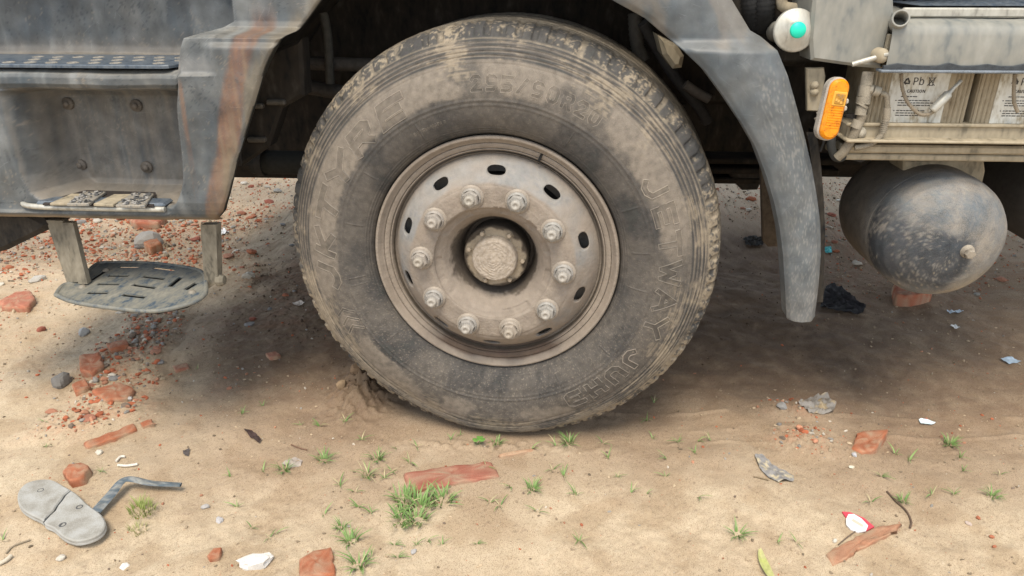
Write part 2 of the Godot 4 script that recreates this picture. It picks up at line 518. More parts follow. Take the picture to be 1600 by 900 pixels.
func rubble(x: float, z: float) -> float:
	# how much brick rubble lies here, 0 to 1
	var nz := n_big.get_noise_2d(x * 1.4, z * 1.4)
	var p0 := Vector3(-1.272, 0, -0.626)
	var p1 := Vector3(-1.131, 0, -0.038)
	var q := Geometry2D.get_closest_point_to_segment(Vector2(x, z), Vector2(p0.x, p0.z), Vector2(p1.x, p1.z))
	var a := smoothstep(0.2, 0.02, q.distance_to(Vector2(x, z)) + nz * 0.12)
	var p2 := Vector3(-1.794, 0, -0.676)
	a = maxf(a, 0.5 * smoothstep(0.2, 0.02, Vector2(x - p2.x, z - p2.z).length() + nz * 0.1))
	a = maxf(a, smoothstep(-0.75, -1.15, z + nz * 0.25) * smoothstep(-0.95, -1.25, x + nz * 0.3) * smoothstep(-2.4, -1.6, z) * 0.9)
	a = maxf(a, smoothstep(0.0, -0.3, z) * smoothstep(-0.5, -0.8, x) * (0.16 + 0.3 * maxf(0.0, nz)))
	var b := smoothstep(0.9, 1.3, x) * smoothstep(-0.75, -1.2, z) * 0.45
	var c := smoothstep(-1.6, -2.2, z) * 0.55
	var e := Vector3(0.818, 0, -0.027)
	var e2 := Vector3(0.815, 0, -0.171)
	var sh := 0.4 * smoothstep(-0.35, -0.6, z) * smoothstep(-1.2, -0.9, x) * smoothstep(-0.35, -0.55, x) * smoothstep(-1.9, -1.4, z)
	var d := maxf(sh, 0.0)
	d = maxf(d, smoothstep(0.15, 0.02, Vector2(x - e.x, (z - e.z) * 1.4).length()) * 0.95)
	d = maxf(d, smoothstep(0.13, 0.02, Vector2(x - e2.x, (z - e2.z) * 1.4).length()) * 0.8)
	return clampf(maxf(maxf(a, b), maxf(c, d)), 0.0, 1.0)

func ground_y(x: float, z: float) -> float:
	var near := 1.0 / (1.0 + maxf(0.0, Vector2(x, z).length() - 4.0) * 0.1)
	var h := n_big.get_noise_2d(x * 0.6, z * 0.6) * 0.022 * near
	var dry := smoothstep(0.1, 0.35, z + n_big.get_noise_2d(x, z) * 0.2)
	h += n_mid.get_noise_2d(x, z) * 0.005 + n_mid.get_noise_2d(x * 3.0 + 7.0, z * 3.0) * lerpf(0.0012, 0.0026, dry)
	var ru := rubble(x, z)
	h += n_fine.get_noise_2d(x, z) * (0.0007 + dry * 0.0006 + ru * 0.006)
	h += ru * 0.018
	h *= smoothstep(0.1, 0.45, absf(x) + absf(z) * 0.4 + 0.05)
	# the track that the tyre pressed behind it, and mud squeezed up beside the tread
	var tr := smoothstep(0.05, 0.3, x) * smoothstep(2.2, 1.2, x) * smoothstep(-0.36, -0.3, z) * smoothstep(0.05, -0.01, z)
	var zz := z + n_big.get_noise_2d(x * 0.7, 4.0) * 0.03
	for q in [-0.01, -0.07, -0.16]:
		h += tr * 0.006 * exp(-pow((zz - q) / 0.006, 2.0)) * smoothstep(-0.2, 0.25, n_mid.get_noise_2d(x * 0.5, q * 40.0))
	h += tr * (0.0011 * n_fine.get_noise_2d(x * 0.07, zz * 1.0) - 0.006)
	var sq := exp(-pow((z - 0.045) / 0.025, 2.0)) * exp(-pow((x - 0.0) / 0.22, 2.0))
	h += sq * 0.010 * (0.7 + n_mid.get_noise_2d(x * 3.0, z * 3.0) * 1.6)
	# a clod of mud thrown up in front of the tyre
	var cl := exp(-pow((x + 0.40) / 0.07, 2.0) - pow((z + 0.20) / 0.12, 2.0))
	h += cl * (0.05 + 0.05 * n_fine.get_noise_2d(x * 0.45, z * 0.45) + 0.02 * n_fine.get_noise_2d(x, z))
	return h

func ground_color(x: float, z: float, h: float) -> Color:
	var a := n_big.get_noise_2d(x * 1.1 + 3.0, z * 1.1)
	var b := n_mid.get_noise_2d(x * 1.3, z * 1.3 + 9.0)
	var f := n_fine.get_noise_2d(x * 1.7, z * 1.7)
	var c := SAND.lerp(Color(0.53, 0.435, 0.31), clampf(0.35 + a * 0.8 + b * 0.5, 0.0, 1.0))
	c = c.lerp(Color(0.37, 0.275, 0.175), clampf(smoothstep(0.0, 0.5, n_big.get_noise_2d(x * 2.2, z * 2.2 + 30.0)) * 0.7 + f * 0.1, 0.0, 0.6))
	# mud darkened in the track and below the lorry: moisture plus shade painted in
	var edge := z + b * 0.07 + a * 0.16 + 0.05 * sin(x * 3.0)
	var damp_shade := smoothstep(0.42, 0.02, edge) * 0.6 + smoothstep(0.06, -0.2, edge) * 0.4
	damp_shade *= smoothstep(-1.25, -0.6, x + a * 0.3) * smoothstep(-2.3, -1.5, z) * smoothstep(2.6, 1.6, x)
	c = c.lerp(Color(0.235, 0.162, 0.108), clampf(damp_shade * (0.82 + b * 0.35), 0.0, 0.93))
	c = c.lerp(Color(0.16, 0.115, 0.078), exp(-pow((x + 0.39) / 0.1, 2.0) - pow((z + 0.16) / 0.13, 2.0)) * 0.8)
	c = c.lerp(Color(0.15, 0.103, 0.07), clampf(smoothstep(-0.1, -0.4, z + b * 0.06) * smoothstep(-1.2, -0.85, x + a * 0.25) * smoothstep(-1.9, -1.4, z) * smoothstep(1.5, 1.0, x) * (0.7 + b * 0.5), 0.0, 0.85))  # soil colour deepened again to carry the lorry's shade
	var ru := rubble(x, z)
	c = c.lerp(Color(0.42, 0.24, 0.15), clampf(ru * (0.15 + b * 0.8 + f * 0.5), 0.0, 0.6))
	c = c.lerp(Color(0.62, 0.54, 0.42), clampf(smoothstep(0.5, 0.7, f) * 0.35, 0.0, 0.4) * (1.0 - damp_shade * 0.7))
	c = c.lerp(Color(0.17, 0.12, 0.085), clampf(smoothstep(-0.45, -0.75, f + b * 0.25) * 0.6, 0.0, 0.55))
	return c

func spread(lo: float, hi: float, step: float, far: float) -> PackedFloat32Array:
	var mid := PackedFloat32Array()
	var x := lo
	while x <= hi:
		mid.append(x); x += step
	var o := PackedFloat32Array()
	var d := step; x = lo
	while x > -far:
		d *= 1.12; x -= d; o.append(x)
	o.reverse()
	o.append_array(mid)
	d = step; x = mid[-1]
	while x < far:
		d *= 1.12; x += d; o.append(x)
	return o

func make_ground() -> void:
	var xs := spread(-1.75, 1.7, 0.0055, 500.0)
	var zs := spread(-1.2, 0.62, 0.0055, 500.0)
	var rows := []
	for z in zs:
		var row := PackedVector3Array()
		row.resize(xs.size())
		for i in xs.size(): row[i] = Vector3(xs[i], ground_y(xs[i], z), z)
		rows.append(row)
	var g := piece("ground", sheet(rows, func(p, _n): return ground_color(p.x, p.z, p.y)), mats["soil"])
	tag(g, "sandy yard earth, pale in the open, moist and darkened by painted shade under the lorry", "", "", "structure")

# ------------------------------------------------------------------ cab

func make_cab() -> void:
	var rec := [Vector2(1.3, -0.17), Vector2(1.1, -0.17), Vector2(0.965, -0.17), Vector2(0.95, -0.165), Vector2(0.944, -0.15), Vector2(0.938, -0.02), Vector2(0.935, 0.015), Vector2(0.929, 0.033), Vector2(0.921, 0.037), Vector2(0.907, 0.037), Vector2(0.897, 0.028), Vector2(0.891, 0.01), Vector2(0.878, -0.085), Vector2(0.862, -0.1), Vector2(0.7, -0.1), Vector2(0.66, -0.1), Vector2(0.648, -0.095), Vector2(0.637, -0.07), Vector2(0.632, 0.0), Vector2(0.637, 0.022), Vector2(0.634, 0.036), Vector2(0.615, 0.043), Vector2(0.6, 0.03), Vector2(0.592, 0.0), Vector2(0.6, -0.1)]
	var col := [Vector2(1.3, -0.06), Vector2(1.1, -0.06), Vector2(1.03, -0.06), Vector2(1.018, -0.055), Vector2(1.012, -0.04), Vector2(1.008, 0.025), Vector2(1.004, 0.04), Vector2(0.996, 0.041), Vector2(0.985, 0.042), Vector2(0.95, 0.042), Vector2(0.936, 0.043), Vector2(0.928, 0.052), Vector2(0.9, 0.052), Vector2(0.86, 0.052), Vector2(0.76, 0.052), Vector2(0.7, 0.052), Vector2(0.68, 0.052), Vector2(0.665, 0.052), Vector2(0.65, 0.052), Vector2(0.64, 0.05), Vector2(0.632, 0.048), Vector2(0.62, 0.043), Vector2(0.605, 0.03), Vector2(0.592, 0.0), Vector2(0.6, -0.06)]
	var seam := [Vector2(0, 0.575), Vector2(2, 0.585), Vector2(4, 0.63), Vector2(6, 0.655), Vector2(9, 0.664), Vector2(12, 0.68), Vector2(14, 0.7), Vector2(20, 0.745), Vector2(24, 0.75)]
	seam.reverse()
	var rows := []
	for i in rec.size() - 1:
		var steps := int(ceilf(maxf(rec[i].distance_to(rec[i + 1]), col[i].distance_to(col[i + 1])) / 0.0045))
		for k in (steps + 1 if i == rec.size() - 2 else steps):
			var t := float(k) / steps
			var ra: Vector2 = rec[i].lerp(rec[i + 1], t)
			var ca: Vector2 = col[i].lerp(col[i + 1], t)
			var idx := i + t
			var la := Vector2(ra.x, 0.034) if idx > 9.0 and idx < 21.0 else ra
			la = ra.lerp(la, smoothstep(9.0, 11.0, idx) * smoothstep(22.5, 20.0, idx))
			var xs := -at_y(seam, idx)
			var xl := lerpf(-1.055, -0.995, smoothstep(13.0, 19.0, idx))
			var xe := at_y(arch, ca.x) - 0.05 * smoothstep(22.6, 24.0, idx)
			var row := PackedVector3Array()
			for j in 260:
				var x := lerpf(-1.36, xe, j / 259.0)
				var w := smoothstep(xs - 0.014, xs + 0.014, x)
				var p: Vector2 = ra.lerp(ca, w)
				p = p.lerp(la, smoothstep(xl + 0.04, xl - 0.04, x))
				if idx > 7.0 and idx < 11.5: p.y = lerpf(p.y, 0.052, smoothstep(-0.61, -0.57, x) * w * smoothstep(7.0, 8.0, idx))
				var zz := p.y - 0.005 * smoothstep(xe - 0.008, xe, x)
				row.append(Vector3(x, p.x + n_big.get_noise_2d(x * 1.5, p.x * 1.5) * 0.0025, zz + n_big.get_noise_2d(x * 2.0, p.x * 2.0 + 5.0) * 0.004))
			for j in range(1, 12):
				row.append(Vector3(xe - 0.012 * maxf(0.0, j - 4) / 7.0, ca.x, ca.y - 0.005 - 0.03 * (j / 11.0) * smoothstep(24.0, 21.0, idx)))
			rows.append(row)
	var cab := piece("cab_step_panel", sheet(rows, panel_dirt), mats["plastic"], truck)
	cab.set_meta("label", "dusty blue grey step moulding with a rust run down its pillar")
	# screws with washers in the recess
	for s in [Vector3(-1.017, 0.842, -0.095), Vector3(-0.851, 0.839, -0.095), Vector3(-1.022, 0.694, -0.095), Vector3(-0.856, 0.691, -0.095)]:
		var st := begin(DUST * 0.45)
		lathe(st, [Vector2(0.0, 0.009), Vector2(0.006, 0.009), Vector2(0.0075, 0.006), Vector2(0.0076, 0.003), Vector2(0.0135, 0.003), Vector2(0.0145, 0.0), Vector2(0.0145, -0.01)], 20)
		piece("screw", done(st), mats["steel"], cab, Transform3D(Basis(), s))
	# upper tread: a bright worn plate with punched rings
	var st2 := begin()
	var flat := Transform3D(Basis(Vector3(1, 0, 0), Vector3(0, 0, 1), Vector3(0, -1, 0)), Vector3(0, 0.948, 0))
	prism(st2, [Vector2(-1.3, 0.022), Vector2(-1.13, 0.022), Vector2(-1.1, 0.033), Vector2(-0.705, 0.036), Vector2(-0.69, 0.03), Vector2(-0.676, 0.0), Vector2(-0.67, -0.06), Vector2(-0.674, -0.15), Vector2(-1.3, -0.15)], 0.007, 0.0, 0.002, flat)
	var tread := piece("step_tread", done(st2), mats["tread_metal"], truck)
	tread.set_meta("label", "worn metal tread with punched rings on the upper step")
	for r in 3:
		for k in 9:
			var px := -1.06 + k * 0.048 + (0.024 if r % 2 else 0.0)
			if px > -0.68 or rnd.randf() < 0.18: continue
			var st3 := begin()
			lathe(st3, [Vector2(0.0135, -0.001), Vector2(0.012, 0.0008), Vector2(0.0095, 0.0013), Vector2(0.0085, 0.0006), Vector2(0.008, -0.001)], 18, Transform3D(Basis(Vector3(1, 0, 0), Vector3(0, 0, -1), Vector3(0, 1, 0)), Vector3(px, 0.948, 0.004 - r * 0.05)))
			piece("tread_ring", done(st3), mats["worn_rim"], tread)
	# middle step: a worn tread of slanted strips over dark gaps, with a bright front rail
	var flat2 := Transform3D(Basis(Vector3(1, 0, 0), Vector3(0, 0, 1), Vector3(0, -1, 0)), Vector3(0, 0.642, 0))
	var low := piece("step_tread", slab([Vector2(-1.035, 0.052), Vector2(-0.773, 0.053), Vector2(-0.785, 0.019), Vector2(-0.821, -0.051), Vector2(-1.048, -0.061), Vector2(-1.046, 0.003)], 0.004, 0.0, 0.001, Color(0.04, 0.035, 0.03), flat2), mats["rubber"], truck)
	low.set_meta("label", "worn tread of slanted strips on the middle step")
	var strips := [[Vector2(-1.012, 0.059), Vector2(-0.962, 0.056), Vector2(-0.959, -0.015), Vector2(-1.007, -0.017)], [Vector2(-0.91, 0.058), Vector2(-0.863, 0.061), Vector2(-0.862, -0.02), Vector2(-0.904, -0.017)], [Vector2(-0.962, 0.074), Vector2(-0.913, 0.071), Vector2(-0.927, -0.024), Vector2(-0.978, -0.021)], [Vector2(-0.847, 0.077), Vector2(-0.779, 0.078), Vector2(-0.806, -0.015), Vector2(-0.86, -0.017)]]
	for k in 4:
		var hgt := 0.646 if k < 2 else 0.65
		var tr := Transform3D(Basis(Vector3(1, 0, 0), Vector3(0, 0, 1), Vector3(0, -1, 0)), Vector3(0, hgt, 0))
		piece("tread_strip", slab(strips[k], 0.006, 0.0, 0.0015, Color.WHITE, tr), mats["dusty_tan"] if k < 2 else mats["worn_rim"], low)
		if k < 2: continue
		var q: Array = strips[k]
		for e in 46:
			var u := rnd.randf_range(0.06, 0.94)
			var v := rnd.randf_range(0.05, 0.95)
			var c2: Vector2 = q[0].lerp(q[1], u).lerp(q[3].lerp(q[2], u), v)
			piece("worn_stud", box(Vector3(c2.x, hgt + 0.0012, c2.y), Vector3(rnd.randf_range(0.004, 0.009), 0.003, rnd.randf_range(0.005, 0.012)), 0.001, Color(0.1, 0.1, 0.1) if rnd.randf() < 0.5 else Color(0.36, 0.34, 0.31), Basis(Vector3.UP, rnd.randf_range(-0.3, 1.2))), mats["rubber"], low)
	var rail_l := Vector3(-1.078, 0.627, 0.045)
	piece("tread_rail", bar([Vector3(rail_l.x - 0.03, 0.636, 0.01), Vector3(rail_l.x, 0.632, 0.04), Vector3(-0.95, 0.6305, 0.046), Vector3(-0.752, 0.6305, 0.046)], 0.0065, Color.WHITE, 10, 8), mats["pale_metal"], low)
	piece("tread_nosing", box(Vector3((rail_l.x - 0.752) * 0.5 + 0.01, 0.6385, 0.022), Vector3(-0.752 - rail_l.x - 0.02, 0.011, 0.046), 0.005), mats["tread_metal"], low)
	# hanging step
	make_hanging_step()
	# the cab above the frame, its floor, doors and windows
	var st4 := begin()
	bx(st4, Vector3(-0.5, 1.245, -1.2), Vector3(1.75, 0.05, 2.3), 0.01)
	piece("cab_floor", done(st4), mats["chassis_dark"], truck)
	var st5 := begin(PLASTIC)
	bx(st5, Vector3(-0.5, 2.2, -1.2), Vector3(1.75, 1.86, 2.36), 0.08)
	piece("cab_body", done(st5), mats["plastic"], truck)
	# front lower corner of the bumper
	var bump := piece("bumper", slab([Vector2(-1.434, 0.619), Vector2(-1.152, 0.605), Vector2(-1.108, 0.581), Vector2(-1.087, 0.564), Vector2(-1.101, 0.547), Vector2(-1.216, 0.494), Vector2(-1.507, 0.413)], -0.5, -0.02, 0.012), mats["dusty_black"], truck)
	bump.set_meta("label", "black underside of the front bumper")

func make_hanging_step() -> void:
	# foot plate hung below the moulding on two straps
	var pts := [Vector2(-1.053, 0.065), Vector2(-1.069, 0.009), Vector2(-1.046, -0.02), Vector2(-1.066, -0.125), Vector2(-1.031, -0.141), Vector2(-0.918, -0.142), Vector2(-0.801, -0.113), Vector2(-0.754, -0.077), Vector2(-0.709, 0.009), Vector2(-0.696, 0.054), Vector2(-0.71, 0.098), Vector2(-0.768, 0.139), Vector2(-0.854, 0.133), Vector2(-0.978, 0.105)]
	var hole := func(c: Vector2, u: Vector2, l: float, wd: float) -> PackedVector2Array:
		var w := Vector2(-u.y, u.x) * wd
		var o := PackedVector2Array([c - u * l - w, c + u * l - w, c + u * l + w, c - u * l + w])
		if Geometry2D.is_polygon_clockwise(o): o.reverse()
		return o
	var rows_y := 0.415
	var flat := Transform3D(Basis(Vector3(1, 0, 0), Vector3(0, 0, 1), Vector3(0, -1, 0)), Vector3(0, rows_y, 0))
	var csg := CSGCombiner3D.new()
	var plate := CSGPolygon3D.new()
	var outline := PackedVector2Array(pts)
	if Geometry2D.is_polygon_clockwise(outline): outline.reverse()
	plate.polygon = outline
	plate.depth = 0.004
	csg.add_child(plate)
	var sl := [Vector2(-0.98, 0.054), Vector2(-0.931, 0.051), Vector2(-0.891, 0.06), Vector2(-0.828, 0.072), Vector2(-0.986, 0.001), Vector2(-0.932, -0.002), Vector2(-0.898, 0), Vector2(-0.831, 0.016), Vector2(-0.989, -0.052), Vector2(-0.937, -0.055), Vector2(-0.899, -0.052), Vector2(-0.836, -0.039), Vector2(-0.994, -0.111), Vector2(-0.942, -0.114), Vector2(-0.903, -0.112), Vector2(-0.838, -0.098), Vector2(-1.017, -0.022), Vector2(-1.016, -0.084), Vector2(-0.801, 0.007), Vector2(-0.8, -0.053), Vector2(-0.754, 0.023), Vector2(-0.745, -0.02)]
	for k in range(0, sl.size(), 2):
		var cut := CSGPolygon3D.new()
		var u: Vector2 = (sl[k + 1] - sl[k]).normalized()
		cut.polygon = hole.call((sl[k] + sl[k + 1]) * 0.5, u, sl[k].distance_to(sl[k + 1]) * 0.5, 0.0068)
		cut.depth = 0.05
		cut.position.z = 0.02
		cut.operation = CSGShape3D.OPERATION_SUBTRACTION
		csg.add_child(cut)
	csg.transform = Transform3D(Basis(Vector3(1, 0, 0), Vector3(0, 0, 1), Vector3(0, -1, 0)), Vector3(0, rows_y, 0))
	csg.material_override = mats["step_plate"]
	piece("dark_slot_backing", slab(Array(inset(outline, 0.012)), 0.012, 0.006, 0.0, Color(0.02, 0.02, 0.02)), mats["rubber"], csg)  # added dark sheet that makes the slots read black
	put(csg, "hanging_step", truck)
	csg.set_meta("label", "slotted grey foot plate hung below the cab steps on two straps")
	var lip := []
	for q in outline: lip.append(Vector3(q.x, q.y, -0.002))
	lip.append(lip[0])
	piece("bent_rim", bar(lip, 0.0055, Color.WHITE, 8, 5), mats["step_plate"], csg)
	for q in [Vector2(-0.731, 0.037), Vector2(-1.015, -0.085), Vector2(-1.014, 0.021)]: piece("rivet", lathed([Vector2(0.0, -0.009), Vector2(0.006, -0.0085), Vector2(0.009, -0.004)], 12, Color(0.25, 0.22, 0.18)), mats["steel"], csg, Transform3D(Basis(), Vector3(q.x, q.y, 0)))
	# left strap: a folded channel leaning inward; right strap: nearly upright
	var l := begin()
	var a: Array = [Vector3(-1.098, 0.573, -0.03), Vector3(-1.024, 0.571, -0.03), Vector3(-1.005, 0.423, 0), Vector3(-1.066, 0.422, 0)]
	for s in [[0.0, 0.62, 0.0], [0.62, 1.0, 0.012]]:
		var q := []
		for e in [[0, 1, s[0]], [0, 1, s[1]], [3, 2, s[1]], [3, 2, s[0]]]:
			q.append(a[e[0]].lerp(a[e[1]], e[2]) + Vector3(0, 0, s[2]))
		var back := Vector3(0, 0, -0.016)
		quad(l, q[0], q[1], q[2], q[3], Vector3.BACK)
		quad(l, q[0] + back, q[1] + back, q[2] + back, q[3] + back, Vector3.FORWARD)
		for e2 in 4:
			var e3 := (e2 + 1) % 4
			quad(l, q[e2], q[e3], q[e3] + back, q[e2] + back)
	piece("step_strap", done(l), mats["strap_steel"], csg, csg.transform.affine_inverse())
	var r := begin()
	var b: Array = [Vector3(-0.714, 0.568, -0.03), Vector3(-0.675, 0.569, -0.03), Vector3(-0.697, 0.415, -0.03), Vector3(-0.734, 0.392, -0.03)]
	var back2 := Vector3(0.004, 0, -0.02)
	quad(r, b[0], b[1], b[2], b[3], Vector3.BACK)
	quad(r, b[0] + back2, b[1] + back2, b[2] + back2, b[3] + back2, Vector3.FORWARD)
	for e4 in 4:
		var e5 := (e4 + 1) % 4
		quad(r, b[e4], b[e5], b[e5] + back2, b[e4] + back2)
	lathe(r, [Vector2(0.0, 0.02), Vector2(0.012, 0.018), Vector2(0.016, 0.01), Vector2(0.016, 0.0)], 10, Transform3D(Basis(Vector3.UP, PI / 2), b[2] + Vector3(-0.004, 0.004, -0.01)), false)
	piece("step_strap", done(r), mats["strap_steel"], csg, csg.transform.affine_inverse())

# ------------------------------------------------------------------ wheel

const WHEEL_Y := 0.506
var side: Array = [Vector2(0.529, -0.1), Vector2(0.525, -0.07), Vector2(0.518, -0.045), Vector2(0.507, -0.032), Vector2(0.492, -0.02), Vector2(0.475, -0.006), Vector2(0.455, 0.006), Vector2(0.43, 0.018), Vector2(0.4, 0.027), Vector2(0.375, 0.029), Vector2(0.345, 0.025), Vector2(0.32, 0.016), Vector2(0.305, 0.006), Vector2(0.297, -0.006), Vector2(0.292, -0.02)]

func side_z(r: float) -> float:
	return at_y(side, r)

func tyre_dirt(p: Vector3, _n: Vector3) -> Color:
	var r := Vector2(p.x, p.y).length()
	var an := atan2(p.y, p.x)
	var deg := rad_to_deg(an)
	var a := n_mid.get_noise_3d(p.x * 0.8, p.y * 0.8, 1.0)
	var f := n_fine.get_noise_3d(p.x, p.y, p.z)
	var f2 := n_fine.get_noise_3d(p.x * 2.3, p.y * 2.3, p.z + 4.0)
	var b := n_big.get_noise_3d(p.x * 1.6, p.y * 1.6, 4.0)
	var streak := n_fine.get_noise_2d(r * 3.2, an * 0.06)
	var c: Color
	var tan_mud := Color(0.37, 0.305, 0.22)
	if p.z < -0.078:
		# tread: dusty brown in the open, darker in the grooves
		c = Color(0.06, 0.055, 0.05).lerp(Color(0.24, 0.2, 0.145), clampf(0.55 + f * 0.35 + a * 0.4 + b * 0.2, 0.0, 1.0))
	elif r > 0.494:
		# shoulder lugs: worn black, mud lodged in the cuts and low on the wheel
		var low := smoothstep(0.15, -0.35, p.y)
		var u := wrapf(an, 0.0, TAU) / TAU * 92.0
		var jit := n_cell.get_noise_1d(floorf(u) * 3.7)
		var cutw := absf(u - floorf(u) - 0.5) / (0.15 + jit * 0.07)
		var lodged := smoothstep(1.5, 0.9, cutw) * smoothstep(-0.1, 0.3, n_cell.get_noise_1d(floorf(u) * 7.1 + 50.0) + f * 0.6 + a * 0.8)
		var m := maxf(lodged * 0.6, smoothstep(0.0, 0.4, f * 0.75 + a * 0.8 + f2 * 0.45 + b * 0.4 + low * 0.3 - 0.04))
		m = maxf(m, smoothstep(0.499, 0.494, r) * 0.6)
		c = Color(0.035, 0.039, 0.044).lerp(DUST * 0.75, 0.24 + a * 0.2).lerp(tan_mud, m * 0.85)
	else:
		var wob := a * 0.012 + b * 0.014 + f * 0.004
		var lower := smoothstep(0.1, -0.25, p.y)
		var left := smoothstep(0.0, -0.25, p.x)
		# inner band: dark, rubbed and only lightly dusted
		var d := 0.3 + b * 0.16 + f * 0.08 + a * 0.12
		d -= smoothstep(0.05, 0.4, n_mid.get_noise_2d(p.x * 0.6 + 9.0, p.y * 0.6)) * 0.16
		# lettered band: an even tan film, wiped away in patches to the rear and low down
		var midband := smoothstep(0.376, 0.388, r + wob) * smoothstep(0.468, 0.45, r)
		var wiped := smoothstep(-0.1, 0.22, a * 0.8 + b * 0.7 - 0.2 + lower * 0.42 + smoothstep(0.15, 0.35, p.x) * smoothstep(0.25, 0.05, p.y) * 0.25 - left * 0.3 + smoothstep(0.405, 0.385, r) * 0.2)
		d = lerpf(d, 0.84 - wiped * 0.46 + f * 0.12 + a * 0.1, midband)
		# ridged outer band, dusted in rings
		var rim := smoothstep(0.45, 0.458, r)
		d = lerpf(d, 0.42 + streak * 0.35 + a * 0.3 + 0.3 * sin((r - 0.455) * TAU / 0.0085 + 2.6), rim)
		# fine pale scratches
		var sc := smoothstep(0.36, 0.55, n_fine.get_noise_2d(p.x * 1.5, p.y * 4.0)) + smoothstep(0.4, 0.6, n_fine.get_noise_2d((p.x - p.y) * 0.9, (p.x + p.y) * 4.0))
		d += sc * (0.14 + 0.3 * lower)
		c = RUBBER.lerp(Color(0.295, 0.25, 0.2), clampf(d, 0.1, 1.0) * 0.88)
		var tan := smoothstep(0.15, 0.5, a + f * 0.35 + streak * 0.5 + smoothstep(0.44, 0.47, r) * 0.22 - 0.1 + lower * smoothstep(0.40, 0.46, r) * 0.3) * smoothstep(0.40, 0.455, r + wob)
		c = c.lerp(tan_mud, tan * 0.6)
	return c

func make_wheel() -> void:
	var w := put(Node3D.new(), "wheel", truck)
	w.set_meta("label", "front wheel with a mud caked tyre and ten nuts on a dusty rim")
	w.position = Vector3(0, WHEEL_Y, 0)
	w.rotation.y = deg_to_rad(-5.4)
	make_tyre(w)
	make_lettering(w)
	make_rim(w)

func make_tyre(w: Node3D) -> void:
	var pr := PackedVector2Array()
	var pts := side.duplicate()
	pts.reverse()
	for i in pts.size() - 1:
		var st := int(ceilf(pts[i].distance_to(pts[i + 1]) / 0.0024))
		for k in st:
			var p: Vector2 = pts[i].cubic_interpolate(pts[i + 1], pts[max(0, i - 1)], pts[min(i + 2, pts.size() - 1)], float(k) / st)
			pr.append(p)
	for k in 46: pr.append(Vector2(0.529, -0.1 - 0.2 * k / 46.0))
	for q in [Vector2(0.53, -0.3), Vector2(0.519, -0.335), Vector2(0.49, -0.36), Vector2(0.43, -0.39), Vector2(0.36, -0.4), Vector2(0.3, -0.37)]: pr.append(q)
	var na := 1500
	var pitch := 92
	var spokes := [118.0, 94.0, 25.0, 7.0, -8.0, -38.0, -62.0, -88.0, -113.0, -140.0, -170.0, 167.0, 145.0, 60.0, 193.0]
	var rows := []
	for i in na + 1:
		var an := TAU * (i % na) / na
		var ca := cos(an)
		var sa := sin(an)
		var u := an / TAU * pitch
		var cellno := floorf(u)
		var fr := u - cellno
		var jit := n_cell.get_noise_1d(cellno * 3.7)
		var wdt := 0.30 + jit * 0.14
		var notch := smoothstep(0.5 - wdt * 0.5 - 0.09, 0.5 - wdt * 0.5, fr) * smoothstep(0.5 + wdt * 0.5 + 0.09, 0.5 + wdt * 0.5, fr)
		var spoke := 0.0
		for s in spokes:
			var dd := absf(wrapf(rad_to_deg(an) - s, -180.0, 180.0))
			spoke = maxf(spoke, smoothstep(0.28, 0.12, dd))
		var row := PackedVector3Array()
		row.resize(pr.size())
		for j in pr.size():
			var r := pr[j].x
			var z := pr[j].y
			var dz := 0.0
			var dr := 0.0
			if z > -0.04:
				dz += 0.0019 * smoothstep(0.455, 0.46, r) * smoothstep(0.494, 0.488, r) * sin((r - 0.455) * TAU / 0.0085)
				dz += 0.0012 * smoothstep(0.298, 0.3, r) * smoothstep(0.318, 0.315, r) * sin((r - 0.3) * TAU / 0.0052)
				dz += 0.0016 * (exp(-pow((r - 0.374) / 0.0018, 2.0)) + 0.7 * exp(-pow((r - 0.364) / 0.0016, 2.0)))
				dz -= 0.0016 * exp(-pow((r - 0.447) / 0.0016, 2.0))
				dz += 0.001 * spoke * smoothstep(0.318, 0.322, r) * smoothstep(0.362, 0.358, r)
			var sh := smoothstep(0.496, 0.504, r) * smoothstep(-0.098, -0.085, z)
			if sh > 0.0:
				var m := n_fine.get_noise_3d(r * ca, r * sa, z)
				var fill := smoothstep(-0.1, 0.3, n_mid.get_noise_3d(r * ca * 1.4, r * sa * 1.4, 7.0))
				dr -= sh * (notch * (0.0028 + jit * 0.002) * (1.0 - fill * 0.75) + maxf(0.0, m) * 0.002)
				dz -= sh * notch * 0.005 * (1.0 - fill * 0.75)
			if z < -0.085 and r > 0.5:
				var g := 0.0
				for q in [-0.135, -0.2, -0.265]: g = maxf(g, smoothstep(0.011, 0.006, absf(z - q + 0.006 * (absf(fr - 0.5) - 0.25))))
				g = maxf(g, smoothstep(0.004, 0.001, absf(z + 0.1)) * 0.6)
				dr -= g * 0.011
				dr += n_fine.get_noise_3d(r * ca, r * sa, z) * 0.001
			var py := (r + dr) * sa
			if py < -0.36 and z > -0.06:
				# the sidewall bulges where the tyre bears on the ground
				dz += 0.014 * smoothstep(-0.37, -0.47, py) * smoothstep(0.529, 0.49, r) * smoothstep(0.22, 0.05, absf(r * ca))
			if py < -0.5: py = -0.5 + (py + 0.5) * 0.25
			row[j] = Vector3((r + dr) * ca, py, z + dz)
		rows.append(row)
	var t := piece("tyre", sheet(rows, tyre_dirt, true), mats["rubber"], w)
	t.set_meta("label", "black tyre caked in tan mud with raised letters on its sidewall")

